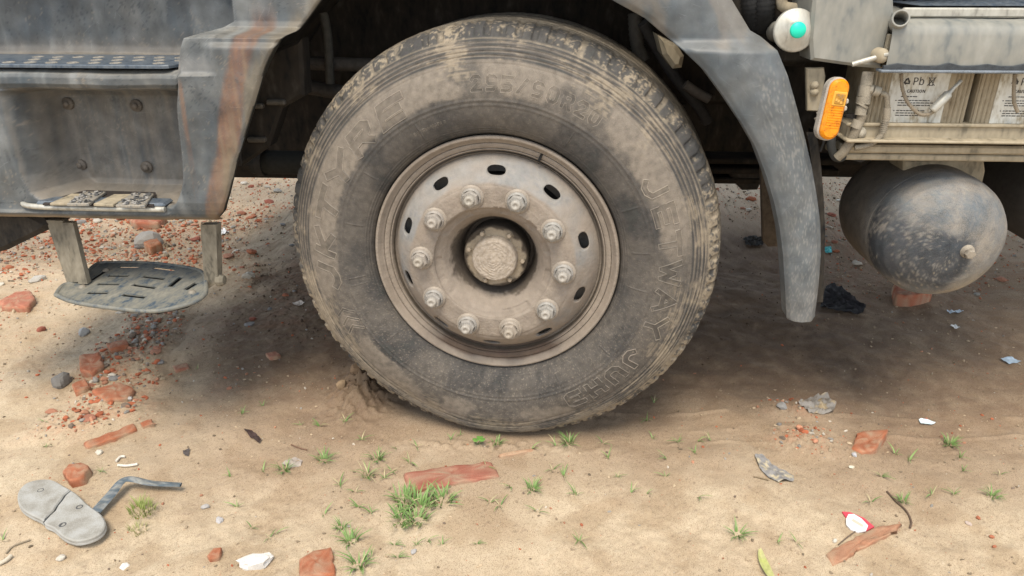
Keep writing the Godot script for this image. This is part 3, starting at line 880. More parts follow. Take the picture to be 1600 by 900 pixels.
func glyph(ch: String) -> Array:
	# strokes of block letters in a box 0 to 1 wide and high
	var g := {
		"J": [[Vector2(0.85, 1), Vector2(0.85, 0.2), Vector2(0.6, 0), Vector2(0.3, 0), Vector2(0.1, 0.2)]],
		"K": [[Vector2(0.1, 0), Vector2(0.1, 1)], [Vector2(0.9, 1), Vector2(0.25, 0.5), Vector2(0.9, 0)]],
		"T": [[Vector2(0, 1), Vector2(1, 1)], [Vector2(0.5, 1), Vector2(0.5, 0)]],
		"Y": [[Vector2(0, 1), Vector2(0.5, 0.5), Vector2(1, 1)], [Vector2(0.5, 0.5), Vector2(0.5, 0)]],
		"R": [[Vector2(0.1, 0), Vector2(0.1, 1)], [Vector2(0.1, 1), Vector2(0.75, 1), Vector2(0.9, 0.85), Vector2(0.9, 0.62), Vector2(0.75, 0.48), Vector2(0.1, 0.48)], [Vector2(0.5, 0.48), Vector2(0.92, 0)]],
		"E": [[Vector2(0.9, 1), Vector2(0.1, 1), Vector2(0.1, 0), Vector2(0.9, 0)], [Vector2(0.1, 0.5), Vector2(0.8, 0.5)]],
		"G": [[Vector2(0.9, 0.85), Vector2(0.7, 1), Vector2(0.3, 1), Vector2(0.1, 0.8), Vector2(0.1, 0.2), Vector2(0.3, 0), Vector2(0.9, 0), Vector2(0.9, 0.45), Vector2(0.55, 0.45)]],
		"V": [[Vector2(0, 1), Vector2(0.5, 0), Vector2(1, 1)]],
		"L": [[Vector2(0.1, 1), Vector2(0.1, 0), Vector2(0.9, 0)]],
		"B": [[Vector2(0.1, 0), Vector2(0.1, 1)], [Vector2(0.1, 1), Vector2(0.8, 0.95), Vector2(0.8, 0.55), Vector2(0.1, 0.5)], [Vector2(0.1, 0.5), Vector2(0.9, 0.45), Vector2(0.9, 0.05), Vector2(0.1, 0)]],
		"O": [[Vector2(0.5, 1), Vector2(0.3, 1), Vector2(0.1, 0.8), Vector2(0.1, 0.2), Vector2(0.3, 0), Vector2(0.5, 0)], [Vector2(0.5, 0), Vector2(0.7, 0), Vector2(0.9, 0.2), Vector2(0.9, 0.8), Vector2(0.7, 1), Vector2(0.5, 1)]],
		"W": [[Vector2(0, 1), Vector2(0.25, 0), Vector2(0.5, 0.7), Vector2(0.75, 0), Vector2(1, 1)]],
		"A": [[Vector2(0, 0), Vector2(0.5, 1), Vector2(1, 0)], [Vector2(0.22, 0.35), Vector2(0.78, 0.35)]],
		"U": [[Vector2(0.1, 1), Vector2(0.1, 0.2), Vector2(0.3, 0), Vector2(0.7, 0), Vector2(0.9, 0.2), Vector2(0.9, 1)]],
		"H": [[Vector2(0.1, 0), Vector2(0.1, 1)], [Vector2(0.9, 0), Vector2(0.9, 1)], [Vector2(0.1, 0.5), Vector2(0.9, 0.5)]],
		"2": [[Vector2(0.1, 0.8), Vector2(0.3, 1), Vector2(0.7, 1), Vector2(0.9, 0.8), Vector2(0.9, 0.6), Vector2(0.1, 0), Vector2(0.95, 0)]],
		"9": [[Vector2(0.15, 0.05), Vector2(0.7, 0.05), Vector2(0.9, 0.3), Vector2(0.9, 0.85), Vector2(0.7, 1), Vector2(0.3, 1)], [Vector2(0.3, 1), Vector2(0.1, 0.85), Vector2(0.1, 0.6), Vector2(0.3, 0.45), Vector2(0.9, 0.45)]],
		"5": [[Vector2(0.9, 1), Vector2(0.1, 1), Vector2(0.1, 0.55), Vector2(0.7, 0.55), Vector2(0.9, 0.4), Vector2(0.9, 0.15), Vector2(0.7, 0), Vector2(0.1, 0)]],
		"0": [[Vector2(0.5, 1), Vector2(0.3, 1), Vector2(0.1, 0.8), Vector2(0.1, 0.2), Vector2(0.3, 0), Vector2(0.5, 0)], [Vector2(0.5, 0), Vector2(0.7, 0), Vector2(0.9, 0.2), Vector2(0.9, 0.8), Vector2(0.7, 1), Vector2(0.5, 1)]],
		"3": [[Vector2(0.1, 1), Vector2(0.7, 1), Vector2(0.9, 0.85), Vector2(0.9, 0.62), Vector2(0.72, 0.5), Vector2(0.35, 0.5)], [Vector2(0.72, 0.5), Vector2(0.9, 0.38), Vector2(0.9, 0.15), Vector2(0.7, 0), Vector2(0.1, 0)]],
		"/": [[Vector2(0.1, 0), Vector2(0.8, 1)]],
		">": [[Vector2(0, 1), Vector2(0.9, 0.5), Vector2(0, 0)]],
		"-": [[Vector2(0, 0.5), Vector2(0.9, 0.5)]],
	}
	return g.get(ch, [])

func face(st: SurfaceTool, a: Vector2, b: Vector2, c: Vector2, depth: int, r0: float, rm: float, am: float, pitch: float, lift: float) -> void:
	# a flat piece of a letter, cut small so that it follows the sidewall
	var l := [a.distance_to(b), b.distance_to(c), c.distance_to(a)]
	if depth < 7 and maxf(l[0], maxf(l[1], l[2])) > 0.007:
		if l[0] >= l[1] and l[0] >= l[2]:
			face(st, a, (a + b) * 0.5, c, depth + 1, r0, rm, am, pitch, lift); face(st, (a + b) * 0.5, b, c, depth + 1, r0, rm, am, pitch, lift)
		elif l[1] >= l[2]:
			face(st, a, b, (b + c) * 0.5, depth + 1, r0, rm, am, pitch, lift); face(st, a, (b + c) * 0.5, c, depth + 1, r0, rm, am, pitch, lift)
		else:
			face(st, a, b, (c + a) * 0.5, depth + 1, r0, rm, am, pitch, lift); face(st, (c + a) * 0.5, b, c, depth + 1, r0, rm, am, pitch, lift)
		return
	var q := []
	for p in [a, b, c]:
		var r: float = r0 + p.y
		var an: float = am - (p.x - pitch * 0.35) / rm
		q.append(Vector3(r * cos(an), r * sin(an), side_z(r) + lift))
	if (q[0] - q[2]).cross(q[0] - q[1]).z < 0.0: q = [q[0], q[2], q[1]]
	for p in q:
		st.set_color(tyre_dirt(p, Vector3.BACK) * 0.8)
		st.add_vertex(p)

func edge_run(st: SurfaceTool, run: PackedVector3Array, ridge: float) -> void:
	st.set_color(tyre_dirt(run[run.size() / 2], Vector3.BACK).lerp(Color(0.44, 0.385, 0.315), 0.3))
	tube(st, run, ridge, 5, 0.0, false)

func word(w: Node3D, text: String, a0: float, a1: float, r0: float, r1: float, slant: float, stroke: float, ridge: float, flip := false) -> void:
	# letters round the sidewall, each an outline in relief; a0 and a1 are where the first and the last stand, in degrees
	var st := begin(Color(0.38, 0.33, 0.265), true)
	var n := text.length()
	var rm := (r0 + r1) * 0.5
	var h := r1 - r0
	var pitch := deg_to_rad(absf(a0 - a1)) * rm / maxf(1, n - 1)
	for i in n:
		var layer := 0.0
		var strokes: Array = []
		var am := deg_to_rad(lerpf(a0, a1, float(i) / maxf(1, n - 1)))
		for s in glyph(text[i]):
			var poly := PackedVector2Array()
			for q in s: poly.append(Vector2(q.x * pitch * 0.68 + q.y * slant, q.y * (h - stroke) + stroke * 0.5))
			strokes.append(Geometry2D.offset_polyline(poly, stroke * 0.5, Geometry2D.JOIN_MITER, Geometry2D.END_SQUARE)[0])
		for k in strokes.size():
			var o: PackedVector2Array = strokes[k]
			layer += 0.00007
			var ix := Geometry2D.triangulate_polygon(o)
			for e in range(0, ix.size(), 3):
				face(st, o[ix[e]], o[ix[e + 1]], o[ix[e + 2]], 0, r0, rm, am, pitch, ridge * 0.55 + layer)
			# the raised edge, left out where another stroke covers it
			var run := PackedVector3Array()
			for e in o.size():
				var p0 := o[e]
				var p1 := o[(e + 1) % o.size()]
				var parts := maxi(1, int(p0.distance_to(p1) / 0.0035))
				for u in parts:
					var mid := p0.lerp(p1, (u + 0.5) / parts)
					var hid := false
					for k2 in strokes.size():
						if k2 != k and Geometry2D.is_point_in_polygon(mid, strokes[k2]): hid = true
					if hid or (e == o.size() - 1 and u == parts - 1 and run.is_empty()):
						if run.size() > 1: edge_run(st, run, ridge)
						run = PackedVector3Array()
						continue
					for w2 in ([u, u + 1] if run.is_empty() else [u + 1]):
						var p := p0.lerp(p1, float(w2) / parts)
						var r := r0 + p.y
						var an := am - (p.x - pitch * 0.34) / rm
						run.append(Vector3(r * cos(an), r * sin(an), side_z(r) + ridge * 0.25))
			if run.size() > 1: edge_run(st, run, ridge)
	var o2 := piece("raised_lettering", done(st), mats["rubber"], w)
	o2.set_meta("label", "raised sidewall lettering reading " + text)

func make_lettering(w: Node3D) -> void:
	word(w, "JK", 189.0, 177.0, 0.381, 0.437, 0.012, 0.017, 0.0014)
	word(w, "TYRE", 164.0, 124.0, 0.381, 0.437, 0.012, 0.017, 0.0014)
	word(w, "295/90R20", 94.5, 57.0, 0.391, 0.426, 0.0, 0.0078, 0.0009)
	word(w, "JETWAY", 29.0, -20.0, 0.382, 0.434, 0.0, 0.012, 0.0013)
	word(w, "JUH3", -34.0, -60.0, 0.384, 0.432, 0.0, 0.014, 0.0014)
	word(w, "REGROOVABLE", 120.0, 107.5, 0.335, 0.3435, 0.0, 0.0016, 0.0006)
	word(w, ">>>", 209.0, 202.0, 0.378, 0.432, 0.0, 0.006, 0.0010)

func steel_dirt(p: Vector3, n: Vector3) -> Color:
	var a := n_mid.get_noise_3d(p.x, p.y, p.z)
	var f := n_fine.get_noise_3d(p.x, p.y, p.z)
	var b := n_big.get_noise_3d(p.x * 2.0, p.y * 2.0, 8.0)
	var r := Vector2(p.x, p.y).length()
	var c := Color(0.3, 0.253, 0.207).lerp(Color(0.245, 0.203, 0.163), clampf(0.4 + a * 0.6 + f * 0.3, 0.0, 1.0))
	# bare grey blue paint round the vents, mostly on the upper half
	var vent := smoothstep(0.192, 0.2, r + a * 0.006) * smoothstep(0.245, 0.235, r)
	c = c.lerp(Color(0.29, 0.295, 0.29), clampf(vent * (0.2 + p.y * 1.5 + a * 0.6 + b * 0.4), 0.0, 0.6))
	c = c.lerp(Color(0.19, 0.2, 0.21), 0.7 * clampf(vent * smoothstep(0.2, 0.6, f * 0.7 + a * 0.9 + b * 0.3 + p.y * 0.5) * 0.5, 0.0, 0.5))
	# oil round the hub
	var oil := smoothstep(0.106, 0.098, r + a * 0.012 + f * 0.006) * smoothstep(0.07, 0.078, r)
	c = c.lerp(Color(0.07, 0.055, 0.042), oil * 0.85)
	# a wet stain in the bottom of the gutter
	if p.y < 0.0:
		var wet := smoothstep(0.24, 0.247, r) * smoothstep(0.281, 0.274, r + a * 0.008) * smoothstep(-0.17, -0.215, p.y + absf(p.x - 0.03) * 0.15 + a * 0.02)
		c = c.lerp(Color(0.11, 0.075, 0.055), wet * 0.9)
	return c

func ring_sheet(prof: Array, n: int, fine := 0.004) -> Array:
	var pr := PackedVector2Array()
	for i in prof.size() - 1:
		var st := int(ceilf(prof[i].distance_to(prof[i + 1]) / fine))
		for k in st: pr.append(prof[i].lerp(prof[i + 1], float(k) / st))
	pr.append(prof[-1])
	var rows := []
	for i in n + 1:
		var an := TAU * (i % n) / n
		var row := PackedVector3Array()
		for p in pr: row.append(Vector3(p.x * cos(an), p.x * sin(an), p.y))
		rows.append(row)
	return rows

var disc: Array = [Vector2(0.246, -0.03), Vector2(0.241, -0.024), Vector2(0.235, -0.012), Vector2(0.224, 0.004), Vector2(0.212, 0.017), Vector2(0.202, 0.028), Vector2(0.196, 0.033), Vector2(0.188, 0.0355)]

func make_rim(w: Node3D) -> void:
	# flange, lock ring and gutter
	var fl := [Vector2(0.285, -0.03), Vector2(0.291, -0.02), Vector2(0.293, -0.008), Vector2(0.2925, -0.002), Vector2(0.29, 0.001), Vector2(0.286, 0.001), Vector2(0.283, -0.003), Vector2(0.278, -0.01), Vector2(0.2745, -0.013), Vector2(0.2738, -0.0175), Vector2(0.273, -0.013), Vector2(0.268, -0.0135), Vector2(0.262, -0.0165), Vector2(0.2605, -0.022), Vector2(0.2595, -0.0175), Vector2(0.257, -0.0185), Vector2(0.254, -0.026), Vector2(0.249, -0.033), Vector2(0.2, -0.05)]
	var rim := piece("rim_flange", sheet(ring_sheet(fl, 220, 0.0025), steel_dirt, true), mats["caked"], w)
	rim.set_meta("label", "tan dusty rim flange with its lock ring")
	var an := deg_to_rad(67.0)
	piece("lock_ring_gap", box(Vector3(0.265 * cos(an), 0.265 * sin(an), -0.0135), Vector3(0.006, 0.017, 0.008), 0.001, Color(0.01, 0.01, 0.01), Basis(Vector3(0, 0, 1), an - PI / 2)), mats["ink"], w)
	# pressed disc: ten sectors, each with a vent cut through
	var d := begin(Color.WHITE, true)
	var shape := func(r: float, th: float) -> Vector3: return Vector3(r * cos(th), r * sin(th), at_y(disc, r))
	var phase := deg_to_rad(88.0)
	for s in 10:
		var tc := phase - TAU * s / 10.0
		var nk := 48
		var nt := 9
		var g := []
		for k in nk + 1:
			var a := TAU * k / nk
			var ex := cos(a)
			var ey := sin(a)
			# the vent is a rounded slot; the sector's edge a square in (angle, radius)
			var inner := Vector2(signf(ex) * pow(absf(ex), 0.75) * 0.0215 / 0.217, signf(ey) * pow(absf(ey), 0.85) * 0.0105)
			var m := 1.0 / maxf(absf(ex), absf(ey))
			var outer := Vector2(ex * m * TAU / 20.0, 0.0)
			var er := ey * m
			var ro := 0.217 + (er * 0.029 if er > 0.0 else er * 0.029)
			var line := PackedVector3Array()
			line.append(shape.call(0.217 + inner.y, tc + inner.x) * Vector3(1, 1, 1) - Vector3(0, 0, 0.014))
			for t in nt:
				var q := float(t) / (nt - 1)
				q = q * q * 0.6 + q * 0.4
				line.append(shape.call(lerpf(0.217 + inner.y, ro, q), tc + lerpf(inner.x, outer.x, q)))
			g.append(line)
		for k in nk:
			for t in nt:
				var q4 := [g[k][t], g[k][t + 1], g[k + 1][t + 1], g[k + 1][t]]
				var nrm: Vector3 = Vector3(0, 0, 1) if t > 0 else ((q4[0] + q4[2]) * 0.5 - Vector3(0.217 * cos(tc), 0.217 * sin(tc), 0)) * Vector3(-1, -1, 0)
				for e in [[0, 1, 2], [0, 2, 3]]:
					var v3 := [q4[e[0]], q4[e[1]], q4[e[2]]]
					if (v3[0] - v3[2]).cross(v3[0] - v3[1]).dot(nrm) < 0.0: v3 = [v3[0], v3[2], v3[1]]
					for x in v3:
						d.set_color(steel_dirt(x, nrm)); d.add_vertex(x)
	var dm := piece("wheel_disc", done(d), mats["caked"], w)
	dm.set_meta("label", "dusty wheel disc pierced by ten vents")
	# flat nut face and the bowl down to the hub
	var bowl := [Vector2(0.189, 0.0352), Vector2(0.186, 0.0375), Vector2(0.18, 0.0385), Vector2(0.16, 0.039), Vector2(0.142, 0.039), Vector2(0.1385, 0.0385), Vector2(0.1375, 0.031), Vector2(0.134, 0.0275), Vector2(0.127, 0.024), Vector2(0.118, 0.015), Vector2(0.108, 0.0), Vector2(0.098, -0.022), Vector2(0.09, -0.05), Vector2(0.086, -0.07), Vector2(0.07, -0.075)]
	var rows := ring_sheet(bowl, 200, 0.0035)
	for i in rows.size():
		for j in rows[i].size():
			var p: Vector3 = rows[i][j]
			var r := Vector2(p.x, p.y).length()
			# the crust of mud has flaked off the lip here and there
			var ag := TAU * (i % (rows.size() - 1)) / (rows.size() - 1)
			var k := smoothstep(0.0, 0.1, n_mid.get_noise_2d(cos(ag) * 0.22, sin(ag) * 0.22))
			if r < 0.1405 and r > 0.124: p.z -= 0.0035 * k
			p.z += n_mid.get_noise_3d(p.x * 2.0, p.y * 2.0, 2.0) * 0.0009
			rows[i][j] = p
	piece("nut_face", sheet(rows, steel_dirt, true), mats["caked"], w)
	# hub flange and cap
	var hub := [Vector2(0.077, -0.075), Vector2(0.078, -0.022), Vector2(0.0765, -0.0165), Vector2(0.073, -0.0145), Vector2(0.06, -0.0145), Vector2(0.054, -0.0142)]
	var hub_dirt := func(p: Vector3, _n: Vector3) -> Color:
		var r := Vector2(p.x, p.y).length()
		var m := smoothstep(0.0735, 0.0665, r + n_mid.get_noise_2d(p.x * 3.0, p.y * 3.0) * 0.012)
		return Color(0.075, 0.06, 0.045).lerp(Color(0.34, 0.28, 0.205), m)
	piece("hub_flange", sheet(ring_sheet(hub, 96, 0.003), hub_dirt, true), mats["caked"], w)
	var cap_p := [Vector2(0.0545, -0.0135), Vector2(0.0535, 0.004), Vector2(0.0515, 0.009), Vector2(0.048, 0.011), Vector2(0.0, 0.013)]
	var cap_rows := ring_sheet(cap_p, 120, 0.0016)
	for i in cap_rows.size():
		for j in cap_rows[i].size():
			var p: Vector3 = cap_rows[i][j]
			var r := Vector2(p.x, p.y).length()
			var ag := atan2(p.y, p.x)
			if r < 0.05: p.z += 0.0006 * sin(r * TAU / 0.0065 + n_mid.get_noise_2d(p.x * 4.0, p.y * 4.0) * 5.0 + ag) * smoothstep(-0.4, 0.3, n_mid.get_noise_2d(p.x * 2.0, p.y * 2.0 + 4.0)) + n_fine.get_noise_2d(p.x, p.y) * 0.001
			cap_rows[i][j] = p
	var cap := piece("hub_cap", sheet(cap_rows, func(p, _n): return Color(0.42, 0.36, 0.295).lerp(Color(0.3, 0.245, 0.185), clampf(0.25 + n_fine.get_noise_2d(p.x * 1.4, p.y * 1.4) * 0.8, 0.0, 1.0)), true), mats["caked"], w)
	cap.set_meta("label", "hub cap crusted with tan mud")
	var bolt := lathed([Vector2(0.0, 0.008), Vector2(0.0045, 0.0078), Vector2(0.0058, 0.006), Vector2(0.006, 0.0)], 6, Color(0.4, 0.33, 0.25), false)
	for q in [118.0, 59.0, 165.0, -5.0, -58.0, -112.0]:
		piece("hub_bolt", bolt, mats["caked"], w, Transform3D(Basis(), Vector3(0.0655 * cos(deg_to_rad(q)), 0.0655 * sin(deg_to_rad(q)), -0.0135)))
	# ten wheel nuts
	for k in 10:
		var a := 1.835 - TAU * k / 10.0
		var tone := rnd.randf_range(0.0, 1.0)
		var st := begin(Color(0.35, 0.3, 0.245))
		lathe(st, [Vector2(0.0285, 0.0), Vector2(0.0275, 0.004), Vector2(0.0255, 0.0055), Vector2(0.0215, 0.006)], 24)
		st.set_color(Color(0.34, 0.325, 0.3).lerp(Color(0.36, 0.305, 0.245), tone))
		lathe(st, [Vector2(0.023, 0.005), Vector2(0.0225, 0.011), Vector2(0.019, 0.0125)], 24)
		lathe(st, [Vector2(0.02, 0.011), Vector2(0.02, 0.021), Vector2(0.0175, 0.0245), Vector2(0.011, 0.0245)], 6, Transform3D(Basis(Vector3.BACK, rnd.randf() * 1.0), Vector3.ZERO), false)
		st.set_color(Color(0.4, 0.375, 0.335).lerp(Color(0.35, 0.3, 0.24), tone))
		lathe(st, [Vector2(0.0115, 0.022), Vector2(0.0115, 0.033), Vector2(0.0095, 0.0355), Vector2(0.005, 0.0355), Vector2(0.004, 0.034), Vector2(0.0, 0.034)], 16)
		piece("lug_nut", done(st), mats["steel"], w, Transform3D(Basis(), Vector3(0.1675 * cos(a), 0.1675 * sin(a), 0.0388)))
	# the drum behind the vents
	piece("brake_drum", lathed([Vector2(0.21, -0.3), Vector2(0.215, -0.09), Vector2(0.2, -0.07), Vector2(0.05, -0.075)], 48, Color(0.05, 0.045, 0.04)), mats["rubber"], w)
	piece("rim_well", lathed([Vector2(0.252, -0.02), Vector2(0.246, -0.09), Vector2(0.246, -0.25), Vector2(0.29, -0.37)], 64, Color(0.16, 0.13, 0.1)), mats["rubber"], w)

# ------------------------------------------------------------------ mudguard behind the wheel

func make_mudguard() -> void:
	var rows := []
	var y := 1.2
	while y > 0.382:
		var xi := at_y(guard_in, y)
		var xo := at_y(guard_out, y)
		var foot := smoothstep(0.3815, 0.388, y)
		xo = lerpf(xo - 0.006, xo, sqrt(foot)); xi = lerpf(xi + 0.006, xi, sqrt(foot))
		var base := lerpf(0.042, 0.012, smoothstep(0.982, 1.004, y))
		var row := PackedVector3Array()
		for j in 4: row.append(Vector3(xi + 0.002, y, base - 0.05 + j * 0.014))
		for j in 40:
			var t := j / 39.0
			var bow := 0.012 * sin(t * PI) - 0.012 * smoothstep(0.75, 1.0, t) * smoothstep(0.75, 1.0, t) - 0.005 * smoothstep(0.12, 0.0, t)
			row.append(Vector3(lerpf(xi, xo, t), y + n_big.get_noise_2d(t, y) * 0.001, base + bow))
		for j in range(1, 14):
			row.append(Vector3(xo + 0.004 * smoothstep(0, 3, j), y, base - 0.012 - 0.3 * pow(j / 13.0, 1.5) * smoothstep(0.37, 0.42, y)))
		rows.append(row)
		y -= 0.006 if y > 0.392 else 0.002
	var g := piece("mudguard", sheet(rows, guard_dirt), mats["plastic"], truck)
	g.set_meta("label", "scuffed blue grey mudguard leg curving down behind the wheel")
	# rubber edge behind it and the far inner flap
	var edge := []
	for q in [[Vector2(0.699, 0.812), Vector2(0.71, 0.784), Vector2(0.724, 0.734), Vector2(0.742, 0.661), Vector2(0.758, 0.585), Vector2(0.77, 0.505), Vector2(0.783, 0.407)]]:
		for p in q: edge.append(p)
	var st := begin()
	for i in edge.size() - 1:
		var a: Vector2 = edge[i]
		var b: Vector2 = edge[i + 1]
		var c := [Vector3(a.x - 0.02, a.y, -0.01), Vector3(a.x, a.y, -0.01), Vector3(b.x, b.y, -0.01), Vector3(b.x - 0.02, b.y, -0.01)]
		quad(st, c[0], c[1], c[2], c[3], Vector3.BACK)
		var bk := Vector3(0, 0, -0.05)
		quad(st, c[1], c[2], c[2] + bk, c[1] + bk, Vector3.RIGHT)
	piece("guard_edging", done(st), mats["dusty_black"], g)
	var fl := piece("mud_flap", slab([Vector2(0.668, 0.711), Vector2(0.752, 0.712), Vector2(0.802, 0.44), Vector2(0.725, 0.437), Vector2(0.711, 0.451)], -0.32, -0.3, 0.003, Color(0.16, 0.125, 0.09)), mats["rubber"], truck)
	fl.set_meta("label", "brown dusty rubber flap behind the mudguard leg")

# ------------------------------------------------------------------ frame, springs and pipes in the dark

func make_undercarriage() -> void:
	var cd: Material = mats["chassis_dark"]
	var fr := piece("chassis_rail", box(Vector3(0.8, 0.98, -0.82), Vector3(6.5, 0.28, 0.08), 0.008), cd, truck)
	fr.set_meta("label", "dark steel chassis rail")
	piece("chassis_rail", box(Vector3(0.8, 0.98, -1.7), Vector3(6.5, 0.28, 0.08), 0.008), cd, truck)
	piece("engine_block", box(Vector3(-0.55, 0.8, -1.3), Vector3(1.5, 0.78, 0.7), 0.06), cd, truck)
	# arch liner over the tyre
	var rows := []
	for i in 41:
		var a := lerpf(deg_to_rad(18), deg_to_rad(162), i / 40.0)
		var row := PackedVector3Array()
		for j in 14:
			var z := -0.13 - 0.42 * j / 13.0
			row.append(Vector3(0.675 * cos(a), 0.57 + 0.66 * sin(a) + 0.004 * sin(j * 1.6), z))
		rows.append(row)
	piece("arch_liner", sheet(rows, func(p, _n): return Color(0.03, 0.028, 0.025).lerp(Color(0.11, 0.09, 0.065), clampf(0.3 + n_mid.get_noise_3d(p.x, p.y, p.z), 0, 1))), mats["rubber"], truck)
	piece("inner_wall", box(Vector3(0.0, 1.0, -0.6), Vector3(1.2, 0.42, 0.03), 0.006), cd, truck)
	# behind the front leg of the arch: a ribbed bracket with bolts, a rod and a pipe with its collar
	var br := piece("inner_bracket", slab([Vector2(-0.609, 0.93), Vector2(-0.453, 0.987), Vector2(-0.461, 0.857), Vector2(-0.519, 0.827), Vector2(-0.563, 0.733), Vector2(-0.643, 0.681), Vector2(-0.642, 0.716)], -0.2, -0.14, 0.008), cd, truck)
	for q in [Vector3(-0.582, 0.834, -0.135), Vector3(-0.528, 0.843, -0.135), Vector3(-0.587, 0.753, -0.135)]:
		piece("bolt", box(q, Vector3(0.045, 0.012, 0.02), 0.003, Color(0.1, 0.085, 0.065)), mats["rubber"], br)
	var rod := piece("steering_pipe", bar([Vector3(-0.738, 0.615, -0.45), Vector3(-0.352, 0.615, -0.45)], 0.034, Color(0.03, 0.028, 0.026), 18, 1), mats["rubber"], truck)
	piece("pipe_collar", bar([Vector3(-0.721, 0.616, -0.45), Vector3(-0.702, 0.616, -0.45)], 0.041, Color(0.04, 0.036, 0.032), 18, 1), mats["rubber"], rod)
	piece("suspension_arm", bar([Vector3(-0.546, 0.901, -0.4), Vector3(-0.253, 0.893, -0.4)], 0.018, Color(0.1, 0.085, 0.07), 10, 1), mats["rubber"], truck)
	piece("suspension_arm", bar([Vector3(-0.546, 0.836, -0.42), Vector3(-0.403, 0.812, -0.42)], 0.02, Color(0.08, 0.07, 0.055), 10, 1), mats["rubber"], truck)
	piece("wiring_loom", bar([Vector3(-0.457, 1.03, -0.35), Vector3(-0.452, 0.968, -0.35), Vector3(-0.46, 0.854, -0.36)], 0.012, Color(0.09, 0.08, 0.065), 8, 4), mats["rubber"], truck)
	# leaf spring and its bracket behind the tyre
	for k in 3:
		piece("spring_leaf", box(Vector3(0.59, 0.609, -0.6) + Vector3(0.0, -0.03 * k, 0.0), Vector3(0.9 - 0.12 * k, 0.018, 0.09), 0.004), cd, truck)
	piece("spring_saddle", slab([Vector2(0.652, 0.577), Vector2(0.751, 0.578), Vector2(0.759, 0.545), Vector2(0.751, 0.521), Vector2(0.706, 0.519), Vector2(0.685, 0.538)], -0.68, -0.56, 0.006), mats["dusty_black"], truck)
	piece("front_axle", bar([Vector3(0.0, 0.47, -0.4), Vector3(0, 0.42, -0.6), Vector3(0, 0.42, -2.0)], 0.06, Color(0.05, 0.045, 0.04), 12, 3), mats["rubber"], truck)
	piece("cross_member", box(Vector3(0.85, 0.83, -0.75), Vector3(1.6, 0.16, 0.12), 0.01), cd, truck)
	piece("gearbox", box(Vector3(0.85, 0.76, -1.25), Vector3(1.4, 0.66, 0.5), 0.06), cd, truck)
	# hoses and a tan block under the rear arch
	piece("ribbed_hose", bar([Vector3(0.324, 1.035, -0.3), Vector3(0.335, 0.961, -0.3), Vector3(0.354, 0.924, -0.3)], 0.016, Color(0.07, 0.06, 0.05), 12, 14, 0.14), mats["rubber"], truck)
	piece("ribbed_hose", bar([Vector3(0.343, 1.015, -0.28), Vector3(0.39, 0.947, -0.3), Vector3(0.434, 0.886, -0.3), Vector3(0.501, 0.812, -0.32), Vector3(0.534, 0.767, -0.34)], 0.014, Color(0.05, 0.045, 0.04), 12, 10, 0.08), mats["rubber"], truck)
	piece("ribbed_hose", bar([Vector3(0.451, 0.875, -0.25), Vector3(0.481, 0.856, -0.25), Vector3(0.514, 0.84, -0.25)], 0.012, Color(0.1, 0.085, 0.07), 12, 6), mats["rubber"], truck)
	var tb := piece("air_duct", slab([Vector2(0.365, 0.996), Vector2(0.41, 0.976), Vector2(0.429, 0.951), Vector2(0.426, 0.925), Vector2(0.406, 0.922), Vector2(0.38, 0.953)], -0.26, -0.16, 0.01), mats["dusty_tan"], truck)
	tb.set_meta("label", "tan duct end under the rear of the wheel arch")
	# the far side of the lorry: wheels and skirts that close off the light
	piece("far_skirt", box(Vector3(-0.95, 0.9, -2.38), Vector3(0.7, 0.55, 0.06), 0.02), mats["dusty_black"], truck)
	piece("far_wheel", lathed([Vector2(0.0, -0.15), Vector2(0.46, -0.15), Vector2(0.52, -0.1), Vector2(0.525, 0.1), Vector2(0.46, 0.15), Vector2(0.0, 0.15)], 40, Color(0.05, 0.045, 0.04)), mats["rubber"], truck, Transform3D(Basis(), Vector3(0, 0.51, -2.15)))
	# the load bed carries on to the rear
	piece("load_bed", box(Vector3(3.6, 1.75, -1.2), Vector3(5.8, 1.0, 2.42), 0.03), mats["dusty_grey"], truck)

# ------------------------------------------------------------------ batteries, tank, lamp and pipes

